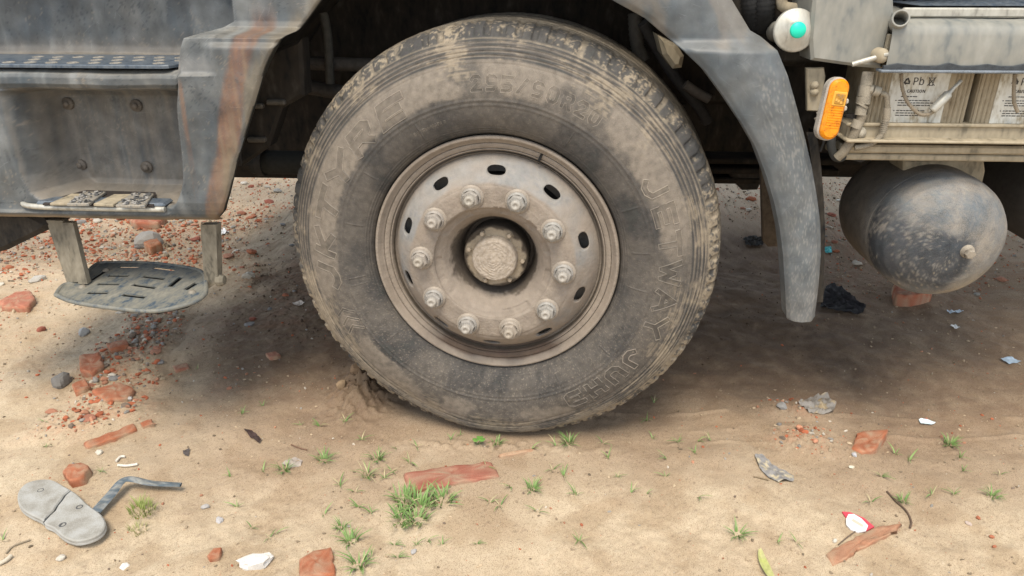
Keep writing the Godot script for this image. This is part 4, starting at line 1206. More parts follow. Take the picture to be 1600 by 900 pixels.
func make_side_gear() -> void:
	var grey: Material = mats["dusty_grey"]
	# sheet metal box
	var sb := piece("sheet_metal_box", slab([Vector2(0.633, 1.15), Vector2(0.775, 1.15), Vector2(0.799, 1.057), Vector2(0.796, 1.007), Vector2(0.796, 0.95), Vector2(0.747, 0.954), Vector2(0.653, 0.966), Vector2(0.643, 1.008)], -0.3, 0.03, 0.006), grey, truck)
	sb.set_meta("label", "grey dusty sheet metal box beside the green button")
	piece("latch_lever", bar([Vector3(0.727, 0.961, 0.05), Vector3(0.748, 0.968, 0.052), Vector3(0.779, 0.977, 0.052)], 0.0052, Color.WHITE, 10, 1), mats["pale_metal"], sb)
	piece("latch_boss", lathed([Vector2(0.0, 0.01), Vector2(0.012, 0.008), Vector2(0.0145, 0.003), Vector2(0.0145, -0.03)], 20), mats["dusty_tan"], sb, Transform3D(Basis(), Vector3(0.782, 0.978, 0.05)))
	piece("latch_pin", bar([Vector3(0.782, 0.98, 0.055), Vector3(0.797, 0.982, 0.055)], 0.0058, Color.WHITE, 10, 1), mats["pale_metal"], sb)
	piece("box_hinge", box(Vector3(0.796, 1.002, 0.034), Vector3(0.008, 0.032, 0.012), 0.002), mats["dusty_tan"], sb)
	# round aluminium valve cap with its green button
	var face := Basis(Vector3(0, 1, 0), deg_to_rad(2)) * Basis(Vector3(1, 0, 0), deg_to_rad(-6))
	var vc := piece("valve_cap", lathed([Vector2(0.022, -0.12), Vector2(0.022, -0.016), Vector2(0.041, -0.014), Vector2(0.0425, -0.009), Vector2(0.0425, -0.003), Vector2(0.041, 0.0), Vector2(0.038, 0.0008), Vector2(0.034, 0.003), Vector2(0.026, 0.0075), Vector2(0.019, 0.011), Vector2(0.0175, 0.0115), Vector2(0.0, 0.0115)], 40), mats["pale_metal"], truck, Transform3D(face, Vector3(0.615, 1.023, 0.02)))
	vc.set_meta("label", "round dusty aluminium cap with a green button")
	var bt := piece("green_button", lathed([Vector2(0.0155, 0.009), Vector2(0.0155, 0.0165), Vector2(0.014, 0.0185), Vector2(0.0, 0.019)], 28), mats["teal"], vc)
	bt.set_meta("label", "glossy green round button")
	piece("valve_body", box(Vector3(0.638, 1.044, -0.18), Vector3(0.14, 0.22, 0.14), 0.02), mats["dusty_black"], truck)
	piece("bracket_arm", bar([Vector3(0.605, 1.1, -0.08), Vector3(0.61, 1.065, -0.08), Vector3(0.639, 1.058, -0.08)], 0.012, Color.WHITE, 10, 4), mats["dusty_tan"], truck)
	piece("valve_bracket", box(Vector3(0.653, 0.967, -0.08), Vector3(0.1, 0.03, 0.06), 0.005), mats["dusty_black"], truck)
	for q in [[Vector3(0.543, 1.1, -0.1), Vector3(0.551, 1.061, -0.1), Vector3(0.567, 1.021, -0.12)], [Vector3(0.572, 1.1, -0.09), Vector3(0.576, 1.059, -0.09), Vector3(0.581, 1.018, -0.12)]]:
		piece("corrugated_hose", bar(q, 0.02, Color(0.03, 0.03, 0.03), 14, 12, 0.16), mats["rubber"], truck)
	# added backing so that no daylight shows between the boxes
	piece("gap_backing", box(Vector3(0.78, 1.08, -0.34), Vector3(0.62, 0.3, 0.04), 0.01), mats["dusty_black"], truck)
	# open pipe end
	var pdir: Vector3 = (Vector3(0.838, 1.015, -0.06) - Vector3(0.801, 1.049, 0.06)).normalized()
	var pb := Basis.looking_at(pdir)
	var pipe := piece("open_pipe", lathed([Vector2(0.0128, -0.14), Vector2(0.0128, -0.001), Vector2(0.0138, 0.0), Vector2(0.016, 0.0), Vector2(0.0165, -0.0015), Vector2(0.0165, -0.14)], 28), mats["dusty_grey"], truck, Transform3D(pb, Vector3(0.796, 1.05, 0.07)))
	pipe.set_meta("label", "open end of a grey steel pipe")
	piece("pipe_bore", lathed([Vector2(0.0, -0.12), Vector2(0.0126, -0.12)], 20, Color(0.01, 0.01, 0.01)), mats["ink"], pipe)
	# battery cover: a long folded lid, its chequered top bent up, a dark strip standing in for the shaded wavy gap beneath
	var top: Array = [Vector2(0.776, 1.027), Vector2(1.157, 1.029), Vector2(1.179, 0.956), Vector2(0.775, 0.956)]
	var y1: float = top[0].y
	var y0: float = top[3].y
	var rows := []
	for q in [[y1 + 0.035, -0.12], [y1 + 0.024, -0.03], [y1 + 0.018, 0.02], [y1 + 0.012, 0.046], [y1 + 0.003, 0.056], [y1 - 0.01, 0.06], [y1 - 0.04, 0.061], [y0 + 0.006, 0.06], [y0, 0.058], [y0 - 0.001, 0.02]]:
		var row := PackedVector3Array()
		for k in 40: row.append(Vector3(lerpf(0.79, 1.6, k / 39.0), q[0] + 0.002 * n_big.get_noise_1d(k * 0.3), q[1] + 0.0015 * n_big.get_noise_1d(k * 0.25 + 40.0)))
		rows.append(row)
	var cv := piece("battery_cover", sheet(rows, func(_p, _n): return Color.WHITE), grey, truck)
	cv.set_meta("label", "long grey dusty battery cover with a folded top edge")
	var ft := begin(Color(0.06, 0.07, 0.075))
	var fpts := []
	for k in 34:
		fpts.append(Vector2(0.785 + k * 0.025, y0 + 0.004 + absf(n_mid.get_noise_1d(k * 3.1)) * 0.014))
	for k in 34:
		fpts.append(Vector2(0.785 + (33 - k) * 0.025, y0 - 0.0035))
	prism(ft, fpts, 0.055, 0.064, 0.001)
	piece("gap_shade_strip", done(ft), mats["rubber"], cv)
	piece("cover_lip", box(Vector3(1.19, y0 - 0.006, 0.052), Vector3(0.82, 0.006, 0.03), 0.002, Color(0.2, 0.23, 0.26)), mats["steel"], cv)
	# chequered grating that lies crumpled on the lid
	var gr := []
	for i in 24:
		var row2 := PackedVector3Array()
		for k in 70:
			var gx := lerpf(0.86, 1.5, k / 69.0)
			var lift := 0.02 * smoothstep(0.9, 1.12, gx) * smoothstep(1.45, 1.15, gx)
			row2.append(Vector3(gx, y1 + 0.042 + lift * (i / 23.0) + 0.004 * sin(k * 1.1) * sin(i * 1.4), 0.0 - 0.16 * i / 23.0))
		gr.append(row2)
	piece("tread_grating", sheet(gr, func(_p, _n): return Color.WHITE), mats["tread_metal"], truck)
	piece("grating_rail", box(Vector3(1.18, y1 + 0.03, 0.012), Vector3(0.72, 0.018, 0.01), 0.003), mats["pale_metal"], truck)  # pale metal here stands in for sky reflected along the cover's edge
	piece("side_locker", box(Vector3(1.25, y1 + 0.22, -0.25), Vector3(0.95, 0.3, 0.1), 0.01), grey, truck)
	piece("side_locker", box(Vector3(1.25, y1 + 0.15, -0.4), Vector3(1.4, 0.5, 0.1), 0.01), mats["dusty_black"], truck)
	make_batteries()
	# tray below the batteries: an angle rail, a shadow gap and a lower plank of folded steel
	var tray := piece("battery_tray", box(Vector3(1.065, 0.819, 0.02) + Vector3(0.05, 0, -0.19), Vector3(0.72, 0.036, 0.38), 0.004), mats["dusty_tan"], truck)
	tray.set_meta("label", "tan dusty steel tray that carries the batteries")
	piece("tray_flange", box(Vector3(1.055, 0.806, 0.045) + Vector3(0.05, 0, -0.06), Vector3(0.72, 0.006, 0.13), 0.002), mats["dusty_tan"], tray)
	piece("tray_upstand", box(Vector3(1.058, 0.836, 0.025) + Vector3(0.05, 0, -0.003), Vector3(0.72, 0.007, 0.008), 0.002), mats["dusty_tan"], tray)
	var rl := piece("lower_rail", box(Vector3(1.075, 0.783, 0.02) + Vector3(0.044, 0, -0.03), Vector3(0.74, 0.018, 0.06), 0.004), mats["dusty_tan"], truck)
	rl.set_meta("label", "tan folded steel rail under the battery tray")
	piece("rail_web", box(Vector3(1.083, 0.767, 0.012) + Vector3(0.044, -0.003, -0.05), Vector3(0.75, 0.014, 0.1), 0.003), mats["dusty_tan"], rl)
	piece("rail_end", slab([Vector2(0.777, 0.78), Vector2(0.806, 0.786), Vector2(0.812, 0.752), Vector2(0.803, 0.749), Vector2(0.78, 0.754)], -0.05, 0.0, 0.002, Color(0.03, 0.03, 0.03)), mats["rubber"], rl)
	make_tank()
	make_lamp()
	make_hoses()

func make_batteries() -> void:
	for b in 2:
		var q: Array = [Vector2(0.788, 0.946), Vector2(0.996, 0.947), Vector2(1.01, 0.83), Vector2(0.795, 0.828)] if b == 0 else [Vector2(1.004, 0.947), Vector2(1.21, 0.949), Vector2(1.229, 0.833), Vector2(1.015, 0.831)]
		var w: float = q[1].x - q[0].x
		var c := Vector3((q[0].x + q[1].x + q[2].x + q[3].x) * 0.25, (q[0].y + q[2].y) * 0.5, -0.1)
		var h: float = q[0].y - q[2].y + 0.02
		var bat := piece("battery", box(c, Vector3(w - 0.003, h, 0.2), 0.004), mats["battery_case"], truck)
		bat.set_meta("label", "dusty tan lead battery nearer the wheel" if b == 0 else "dusty tan lead battery cut by the edge of the photo")
		var x0 := c.x - w * 0.5
		for r in [0.006, 0.014, 0.024, 0.033]:
			piece("case_rib", box(Vector3(x0 + r, c.y, 0.0), Vector3(0.006, h - 0.004, 0.008), 0.0025), mats["battery_case"], bat)
			piece("case_rib", box(Vector3(x0 + w - r - 0.002, c.y, 0.0), Vector3(0.006, h - 0.004, 0.008), 0.0025), mats["battery_case"], bat)
		# label with its print
		var lw := w - 0.09
		var lc := Vector3(c.x - 0.006, c.y, 0.0008)
		var lab := piece("battery_label", box(lc, Vector3(lw, h - 0.022, 0.0012), 0.0003), mats["battery_label"], bat)
		lab.set_meta("label", "worn white caution label with black print")
		var ink: Material = mats["ink"]
		var front := lc.z + 0.0011
		var x1 := lc.x - lw * 0.5
		var yt := lc.y + h * 0.5 - 0.022
		var txt := func(s: String, size: float, at: Vector2, bold: bool) -> void:
			var tm := TextMesh.new()
			tm.text = s
			var sf := SystemFont.new()
			sf.font_names = PackedStringArray(["Droid Sans"])
			sf.font_weight = 700 if bold else 400
			tm.font = sf
			tm.font_size = 64
			tm.pixel_size = size / 64.0
			tm.depth = 0.0004
			var o := MeshInstance3D.new()
			o.mesh = tm
			o.material_override = mats["print"]
			o.position = Vector3(at.x, at.y, front)
			put(o, "print", bat)
		txt.call("Pb", 0.021, Vector2(x1 + lw * 0.47, yt - 0.012), false)
		txt.call("CAUTION", 0.0085, Vector2(x1 + lw * 0.46, yt - 0.032), true)
		# recycling arrows: three bent bars round a triangle
		var pr := begin()
		for k in 3:
			var a := PI / 2 + TAU * k / 3.0
			var a2 := a - TAU / 3.0
			var o3 := Vector2(x1 + lw * 0.27, yt - 0.0125)
			var p0 := o3 + Vector2(cos(a), sin(a)) * 0.0075
			var p1 := o3 + Vector2(cos(a2), sin(a2)) * 0.0075
			for g in Geometry2D.offset_polyline(PackedVector2Array([p0.lerp(p1, 0.12), p0.lerp(p1, 0.66)]), 0.0013):
				prism(pr, Array(g), front - 0.0002, front + 0.0003, 0.0)
			var d := (p1 - p0).normalized()
			var nn := Vector2(-d.y, d.x)
			var tip := p0.lerp(p1, 0.92)
			var tb := p0.lerp(p1, 0.62)
			prism(pr, [tip, tb + nn * 0.003, tb - nn * 0.003], front - 0.0002, front + 0.0003, 0.0)
		# crossed bin sign
		var o4 := Vector2(x1 + lw * 0.69, yt - 0.012)
		for ln in [[Vector2(-0.006, 0.007), Vector2(0.006, 0.007)], [Vector2(-0.005, 0.007), Vector2(-0.003, -0.007)], [Vector2(0.005, 0.007), Vector2(0.003, -0.007)], [Vector2(-0.007, -0.008), Vector2(0.007, 0.008)], [Vector2(-0.007, 0.008), Vector2(0.007, -0.008)], [Vector2(-0.004, -0.008), Vector2(0.004, -0.008)]]:
			for g in Geometry2D.offset_polyline(PackedVector2Array([o4 + ln[0], o4 + ln[1]]), 0.0006):
				prism(pr, Array(g), front - 0.0002, front + 0.0003, 0.0)
		# lines of print too worn to read
		var r := RandomNumberGenerator.new()
		r.seed = 5
		for row in [[0.043, 0.5, 0.04], [0.051, 0.85, 0.09], [0.056, 0.95, 0.09], [0.061, 0.85, 0.09], [0.072, 0.72, 0.06], [0.077, 0.95, 0.06], [0.082, 0.86, 0.06]]:
			var x := x1 + 0.022 + (0.004 if row[0] < 0.045 else 0.0)
			var end: float = x1 + lw * 0.86 * row[1]
			if row[0] in [0.051, 0.072]: prism(pr, [Vector2(x - 0.006, yt - row[0] - 0.001), Vector2(x - 0.004, yt - row[0] - 0.001), Vector2(x - 0.004, yt - row[0] + 0.001), Vector2(x - 0.006, yt - row[0] + 0.001)], front - 0.0002, front + 0.0003, 0.0)
			while x < end:
				var l := r.randf_range(0.003, 0.009)
				prism(pr, [Vector2(x, yt - row[0] - 0.0009), Vector2(x + l, yt - row[0] - 0.0009), Vector2(x + l, yt - row[0] + 0.0009), Vector2(x, yt - row[0] + 0.0009)], front - 0.0002, front + 0.0003, 0.0)
				x += l + 0.0016
		piece("print", done(pr), mats["print"], bat)
	# braided cords that tie the lids down, one with a grey plug
	var cord := func(pts: Array) -> MeshInstance3D:
		var base := smooth_path(pts, 26)
		var st := begin(Color(0.36, 0.3, 0.22))
		for s in 3:
			var tw := PackedVector3Array()
			for i in base.size():
				var t: Vector3 = (base[min(i + 1, base.size() - 1)] - base[max(i - 1, 0)]).normalized()
				var u := t.cross(Vector3.BACK).normalized()
				var v := t.cross(u)
				var a := i * 0.55 + TAU * s / 3.0
				tw.append(base[i] + (u * cos(a) + v * sin(a)) * 0.0018)
			tube(st, tw, 0.0021, 7)
		return piece("cord", done(st), mats["cloth"], truck)
	var c1: MeshInstance3D = cord.call([Vector3(0.841, 0.939, 0.02), Vector3(0.848, 0.911, 0.022), Vector3(0.864, 0.883, 0.024), Vector3(0.891, 0.86, 0.026), Vector3(0.912, 0.86, 0.026), Vector3(0.924, 0.873, 0.026)])
	var dir: Vector3 = (Vector3(0.944, 0.906, 0.028) - Vector3(0.919, 0.871, 0.028)).normalized()
	piece("cord_plug", lathed([Vector2(0.0, -0.026), Vector2(0.0085, -0.026), Vector2(0.009, -0.022), Vector2(0.0095, 0.016), Vector2(0.005, 0.02), Vector2(0.0038, 0.03), Vector2(0.0038, 0.05), Vector2(0.0, 0.05)], 18), mats["pale_metal"], c1, Transform3D(Basis.looking_at(-dir, Vector3.BACK), Vector3(0.93, 0.888, 0.028)))
	cord.call([Vector3(1.066, 0.94, 0.02), Vector3(1.071, 0.91, 0.022), Vector3(1.079, 0.884, 0.022), Vector3(1.091, 0.865, 0.022)])

func make_tank() -> void:
	var rows := []
	var prof := [Vector2(0.0, 0.062), Vector2(0.03, 0.0605), Vector2(0.06, 0.055), Vector2(0.09, 0.045), Vector2(0.115, 0.029), Vector2(0.132, 0.011), Vector2(0.1405, -0.01), Vector2(0.1435, -0.03), Vector2(0.1445, -0.05), Vector2(0.1445, -0.052), Vector2(0.1428, -0.054), Vector2(0.1445, -0.056), Vector2(0.1445, -0.21), Vector2(0.143, -0.235), Vector2(0.135, -0.265), Vector2(0.115, -0.29), Vector2(0.07, -0.31), Vector2(0.0, -0.318)]
	prof.reverse()
	rows = ring_sheet(prof, 120, 0.005)
	var dirt := func(p: Vector3, n: Vector3) -> Color:
		var a := n_mid.get_noise_3d(p.x * 1.2, p.y * 1.2, p.z * 1.2)
		var f := n_fine.get_noise_3d(p.x * 1.0 + p.y * 1.2, p.y * 3.4 - p.x * 1.0, p.z)
		var f2 := n_fine.get_noise_3d(p.x * 2.0, p.y * 2.0, p.z * 2.0)
		var b := n_big.get_noise_3d(p.x * 3.0, p.y * 3.0, p.z * 2.0)
		# dusted grey paint, with a rubbed dark blue fan below the middle of the end
		var c := Color(0.14, 0.16, 0.175).lerp(DUST, clampf(0.46 + a * 0.4 + f2 * 0.4 + b * 0.25, 0.0, 1.0))
		if p.z > -0.05:
			var fan := smoothstep(0.03, -0.02, p.y - 0.03 + p.x * 0.25 + a * 0.03) * smoothstep(0.06, 0.03, p.x - p.y * 0.25 + a * 0.02) * smoothstep(-0.135, -0.09, p.y + p.x * 0.1)
			c = c.lerp(Color(0.03, 0.038, 0.05), fan * clampf(0.8 - smoothstep(0.05, 0.55, f + a * 0.45 + f2 * 0.3) * 0.6, 0.0, 1.0))
			c = c.lerp(Color(0.42, 0.35, 0.25), smoothstep(-0.02, -0.1, p.y + p.x * 0.1) * smoothstep(0.03, 0.09, p.x - p.y * 0.25) * 0.6)
			c = c.lerp(Color(0.5, 0.43, 0.3), smoothstep(0.5, 0.62, f2 + f * 0.3) * 0.35 * smoothstep(0.02, -0.05, p.y))
		else:
			c = c.lerp(Color(0.2, 0.165, 0.125), smoothstep(-0.05, -0.12, p.z) * 0.6)
		return c
	var t := piece("air_tank", sheet(rows, dirt, true), mats["steel"], truck, Transform3D(Basis(), Vector3(1.013, 0.578, 0.005)))
	t.set_meta("label", "grey blue air tank with a rubbed dark patch on its domed end")
	var st := begin(Color(0.42, 0.39, 0.33))
	st.set_color(Color(0.33, 0.29, 0.23))
	lathe(st, [Vector2(0.02, -0.012), Vector2(0.019, 0.004), Vector2(0.0165, 0.006), Vector2(0.016, 0.012), Vector2(0.0145, 0.014)], 24)
	lathe(st, [Vector2(0.0145, 0.012), Vector2(0.0145, 0.022), Vector2(0.012, 0.025), Vector2(0.0, 0.0255)], 6, Transform3D(), false)
	piece("tank_plug", done(st), mats["steel"], t, Transform3D(Basis(Vector3.RIGHT, 0.1).scaled(Vector3(0.78, 0.78, 0.78)), Vector3(0.026, -0.006, 0.06)))
	var br := piece("tank_bracket", slab([Vector2(0.94, 0.731), Vector2(1.12, 0.734), Vector2(1.13, 0.707), Vector2(1.131, 0.679), Vector2(0.951, 0.68)], -0.18, -0.1, 0.004), mats["dusty_tan"], truck)
	br.set_meta("label", "brown steel bracket above the air tank")
	var t2 := piece("second_tank", lathed([Vector2(0.0, 0.0), Vector2(0.1, -0.02), Vector2(0.15, -0.06), Vector2(0.15, -0.5), Vector2(0.0, -0.55)], 48, Color(0.05, 0.045, 0.04)), mats["rubber"], truck, Transform3D(Basis(), Vector3(1.47, 0.6, -0.2)))
	t2.set_meta("label", "dark tank at the edge of the photo behind the first one")

func make_lamp() -> void:
	var top := Vector3(0.701, 0.917, 0.075)
	var bot := Vector3(0.692, 0.837, 0.085)
	var up := (top - bot).normalized()
	var ax := up.cross(Vector3.BACK).normalized()
	ax = (ax + Vector3(0, 0, -0.1)).normalized()
	var nz := ax.cross(up).normalized()
	var xf := Transform3D(Basis(ax, up, nz), (top + bot) * 0.5)
	var l := top.distance_to(bot) * 0.5
	var r := 0.0195
	var cap := func(rr: float) -> Array:
		var o := []
		for k in 17: o.append(Vector2(cos(PI * k / 16.0) * rr, l + sin(PI * k / 16.0) * rr))
		for k in 17: o.append(Vector2(-cos(PI * k / 16.0) * rr, -l - sin(PI * k / 16.0) * rr))
		return o
	var base := piece("marker_lamp", slab(cap.call(r + 0.003), -0.022, -0.004, 0.003, Color(0.42, 0.38, 0.32)), mats["steel"], truck, xf)
	base.set_meta("label", "amber side marker lamp on a grey base")
	var lens := piece("lamp_lens", slab(cap.call(r), -0.006, 0.007, 0.005), mats["amber"], base)
	lens.set_meta("label", "bright amber lens")
	for k in 9: piece("lens_rib", bar([Vector3(-0.014, -0.036 + k * 0.005, 0.0066), Vector3(0.014, -0.036 + k * 0.005, 0.0066)], 0.0013, Color.WHITE, 6, 1), mats["amber"], base)
	var win := piece("lamp_window", box(Vector3(0.002, 0.021, 0.0075), Vector3(0.028, 0.028, 0.003), 0.0015, Color(0.62, 0.33, 0.05)), mats["paper"], base)
	piece("lamp_diode", box(Vector3(0.002, 0.021, 0.0095), Vector3(0.02, 0.02, 0.002), 0.001, Color(0.38, 0.19, 0.03)), mats["paper"], base)
	var r2 := RandomNumberGenerator.new()
	r2.seed = 3
	for k in 9: piece("lamp_diode", box(Vector3(0.002 + r2.randf_range(-0.008, 0.008), 0.021 + r2.randf_range(-0.008, 0.008), 0.0108), Vector3(0.004, 0.005, 0.001), 0.0004, Color(0.62, 0.34, 0.08) if k % 2 else Color(0.3, 0.17, 0.06)), mats["paper"], base)
	for k in 2: piece("lamp_clip", box(Vector3(0.024, 0.018 - k * 0.014, -0.008), Vector3(0.008, 0.011, 0.014), 0.003, Color(0.5, 0.47, 0.4)), mats["steel"], base)
	# bracket plate it hangs on, with bolts
	var pl := piece("lamp_bracket", slab([Vector2(0.655, 0.947), Vector2(0.691, 0.948), Vector2(0.697, 0.93), Vector2(0.697, 0.877), Vector2(0.694, 0.858), Vector2(0.671, 0.859)], -0.012, 0.0, 0.002), mats["dusty_tan"], truck)
	for q in [Vector3(0.676, 0.913, 0.004), Vector3(0.678, 0.899, 0.004)]:
		piece("bolt", lathed([Vector2(0.0, 0.007), Vector2(0.006, 0.006), Vector2(0.0075, 0.003), Vector2(0.0085, 0.002), Vector2(0.0085, -0.004)], 12), mats["dusty_tan"], pl, Transform3D(Basis(), q))
	piece("clamp_ring", bar([Vector3(0.688, 0.855, 0.01), Vector3(0.695, 0.858, 0.012), Vector3(0.699, 0.844, 0.012), Vector3(0.693, 0.838, 0.012), Vector3(0.686, 0.847, 0.012)], 0.0035, Color(0.25, 0.22, 0.18), 8, 5), mats["steel"], truck)
	piece("back_plate", box(Vector3(0.74, 0.86, -0.16), Vector3(0.22, 0.2, 0.02), 0.004), mats["chassis_dark"], truck)

func make_hoses() -> void:
	var tan := Color(0.34, 0.3, 0.235)
	# large hose with its brass elbow dropping from the box
	var h1 := piece("air_hose", bar([Vector3(0.775, 0.859, 0.03), Vector3(0.77, 0.837, 0.03), Vector3(0.763, 0.81, 0.03), Vector3(0.753, 0.782, 0.028), Vector3(0.742, 0.764, 0.022)], 0.0098, Color(0.27, 0.23, 0.17), 14, 8), mats["steel"], truck)
	h1.set_meta("label", "thick dusty air hose curving down beside the batteries")
	var st := begin(tan)
	tube(st, PackedVector3Array([Vector3(0.774, 0.943, 0.02), Vector3(0.773, 0.916, 0.024)]), 0.0122, 14)
	tube(st, PackedVector3Array([Vector3(0.774, 0.916, 0.024), Vector3(0.772, 0.894, 0.026)]), 0.0148, 6)
	tube(st, PackedVector3Array([Vector3(0.772, 0.894, 0.026), Vector3(0.772, 0.879, 0.028)]), 0.014, 14)
	tube(st, PackedVector3Array([Vector3(0.772, 0.879, 0.028), Vector3(0.77, 0.875, 0.028)]), 0.014, 14)
	tube(st, PackedVector3Array([Vector3(0.771, 0.875, 0.028), Vector3(0.77, 0.857, 0.03)]), 0.0112, 14)
	tube(st, PackedVector3Array([Vector3(0.77, 0.846, 0.03), Vector3(0.765, 0.83, 0.03)]), 0.0115, 14)
	piece("hose_fitting", done(st), mats["steel"], h1)
	var h2 := piece("air_hose", bar([Vector3(0.803, 0.901, 0.03), Vector3(0.812, 0.899, 0.032), Vector3(0.818, 0.886, 0.032), Vector3(0.823, 0.858, 0.032), Vector3(0.822, 0.831, 0.034), Vector3(0.814, 0.81, 0.036), Vector3(0.794, 0.795, 0.036), Vector3(0.77, 0.789, 0.034)], 0.0062, Color(0.29, 0.25, 0.185), 12, 8), mats["steel"], truck)
	h2.set_meta("label", "thin dusty air hose looping to the fitting beside the battery label")
	var st2 := begin(Color(0.37, 0.33, 0.26))
	tube(st2, PackedVector3Array([Vector3(0.779, 0.909, 0.028), Vector3(0.786, 0.908, 0.03)]), 0.0095, 12)
	tube(st2, PackedVector3Array([Vector3(0.786, 0.908, 0.03), Vector3(0.799, 0.904, 0.03)]), 0.0115, 6)
	piece("hose_fitting", done(st2), mats["steel"], h2)
	st2 = begin(Color(0.33, 0.29, 0.22))
	tube(st2, PackedVector3Array([Vector3(0.821, 0.873, 0.032), Vector3(0.824, 0.847, 0.033)]), 0.0074, 12)
	for k in 7: tube(st2, PackedVector3Array([Vector3(0.823, 0.847, 0.033).lerp(Vector3(0.82, 0.82, 0.035), k / 7.0), Vector3(0.823, 0.847, 0.033).lerp(Vector3(0.82, 0.82, 0.035), (k + 0.55) / 7.0)]), 0.0077, 12)
	piece("hose_fitting", done(st2), mats["steel"], h2)
	piece("air_hose", bar([Vector3(0.73, 0.815, 0), Vector3(0.73, 0.787, 0.01), Vector3(0.74, 0.766, 0.01), Vector3(0.751, 0.761, 0.012), Vector3(0.766, 0.765, 0)], 0.009, Color(0.05, 0.048, 0.045), 12, 8), mats["rubber"], truck)
	piece("air_hose", bar([Vector3(0.781, 0.842, -0.05), Vector3(0.781, 0.823, -0.04), Vector3(0.766, 0.806, -0.03), Vector3(0.743, 0.798, -0.03)], 0.012, Color(0.12, 0.1, 0.08), 12, 8), mats["rubber"], truck)
	piece("cable", bar([Vector3(0.714, 0.815, 0), Vector3(0.716, 0.793, 0), Vector3(0.716, 0.771, -0.01)], 0.0028, Color(0.04, 0.04, 0.04), 8, 6), mats["rubber"], truck)
	piece("tray_bolt", lathed([Vector2(0.0, 0.012), Vector2(0.008, 0.01), Vector2(0.0105, 0.004), Vector2(0.014, 0.003), Vector2(0.014, -0.004)], 12, Color(0.38, 0.34, 0.27)), mats["steel"], truck, Transform3D(Basis(), Vector3(0.778, 0.818, 0.024)))

# ------------------------------------------------------------------ things lying on the ground

func on_ground(p: Vector3, lift := 0.0) -> Vector3:
	return Vector3(p.x, ground_y(p.x, p.z) + lift, p.z)

func flat_at(y: float) -> Transform3D:
	# outlines given in x and z, thickness upwards
	return Transform3D(Basis(Vector3(1, 0, 0), Vector3(0, 0, 1), Vector3(0, 1, 0)), Vector3(0, y, 0))

func chip(called: String, outline: Array, thick: float, m: Material, col: Color, sunk := 0.5, tilt := Vector3.ZERO, jag := 0.003, seed_ := 1) -> MeshInstance3D:
	# a broken flat piece lying on the ground: its outline in x and z, roughened, its top uneven
	var c := Vector2.ZERO
	for q in outline: c += q / outline.size()
	var r := RandomNumberGenerator.new()
	r.seed = seed_
	var poly := PackedVector2Array()
	for i in outline.size():
		var a: Vector2 = outline[i]
		var b: Vector2 = outline[(i + 1) % outline.size()]
		var n := maxi(1, int(a.distance_to(b) / 0.012))
		for k in n:
			poly.append(a.lerp(b, float(k) / n) - c + Vector2(r.randf_range(-jag, jag), r.randf_range(-jag, jag)))
	if Geometry2D.is_polygon_clockwise(poly): poly.reverse()
	var st := begin(col, true)
	var n2 := poly.size()
	var rings := []
	for s in [[1.0, -thick], [1.02, -thick * 0.3], [0.985, -thick * 0.1], [0.94, 0.0], [0.75, 0.0], [0.5, 0.0], [0.25, 0.0], [0.02, 0.0]]:
		var ring := PackedVector3Array()
		for q in poly:
			var p: Vector2 = q * s[0]
			var lift := n_mid.get_noise_2d((p.x + c.x) * 2.2, (p.y + c.y) * 2.2) * thick * 0.13 + n_fine.get_noise_2d(p.x + c.x, p.y + c.y) * 0.0014
			ring.append(Vector3(p.x, s[1] + (lift if s[1] > -thick * 0.5 else 0.0), p.y))
		rings.append(ring)
	var paint := func(v: Vector3) -> void:
		var f := n_fine.get_noise_2d(v.x + c.x, v.z + c.y)
		var a := n_mid.get_noise_2d((v.x + c.x) * 1.8, (v.z + c.y) * 1.8)
		var du := clampf(0.14 + f * 0.7 + a * 0.6 + sunk * 0.12 + (0.3 if v.y < -thick * 0.25 else 0.0), 0.0, 0.85)
		st.set_color((col * (1.0 + f * 0.25)).lerp(SAND, du))
		st.add_vertex(v)
	for k in rings.size() - 1:
		for i in n2:
			var j := (i + 1) % n2
			var q := [rings[k][i], rings[k][j], rings[k + 1][j], rings[k + 1][i]]
			var out := Vector3(q[0].x, 0.0, q[0].z) if k < 2 else Vector3.UP
			for e in [[0, 1, 2], [0, 2, 3]]:
				var tv := [q[e[0]], q[e[1]], q[e[2]]]
				if (tv[0] - tv[2]).cross(tv[0] - tv[1]).dot(out) < 0.0: tv = [tv[0], tv[2], tv[1]]
				for v in tv: paint.call(v)
	var o := piece(called, done(st), m)
	o.position = Vector3(c.x, ground_y(c.x, c.y) + thick * (1.0 - sunk), c.y)
	o.rotation = tilt
	return o

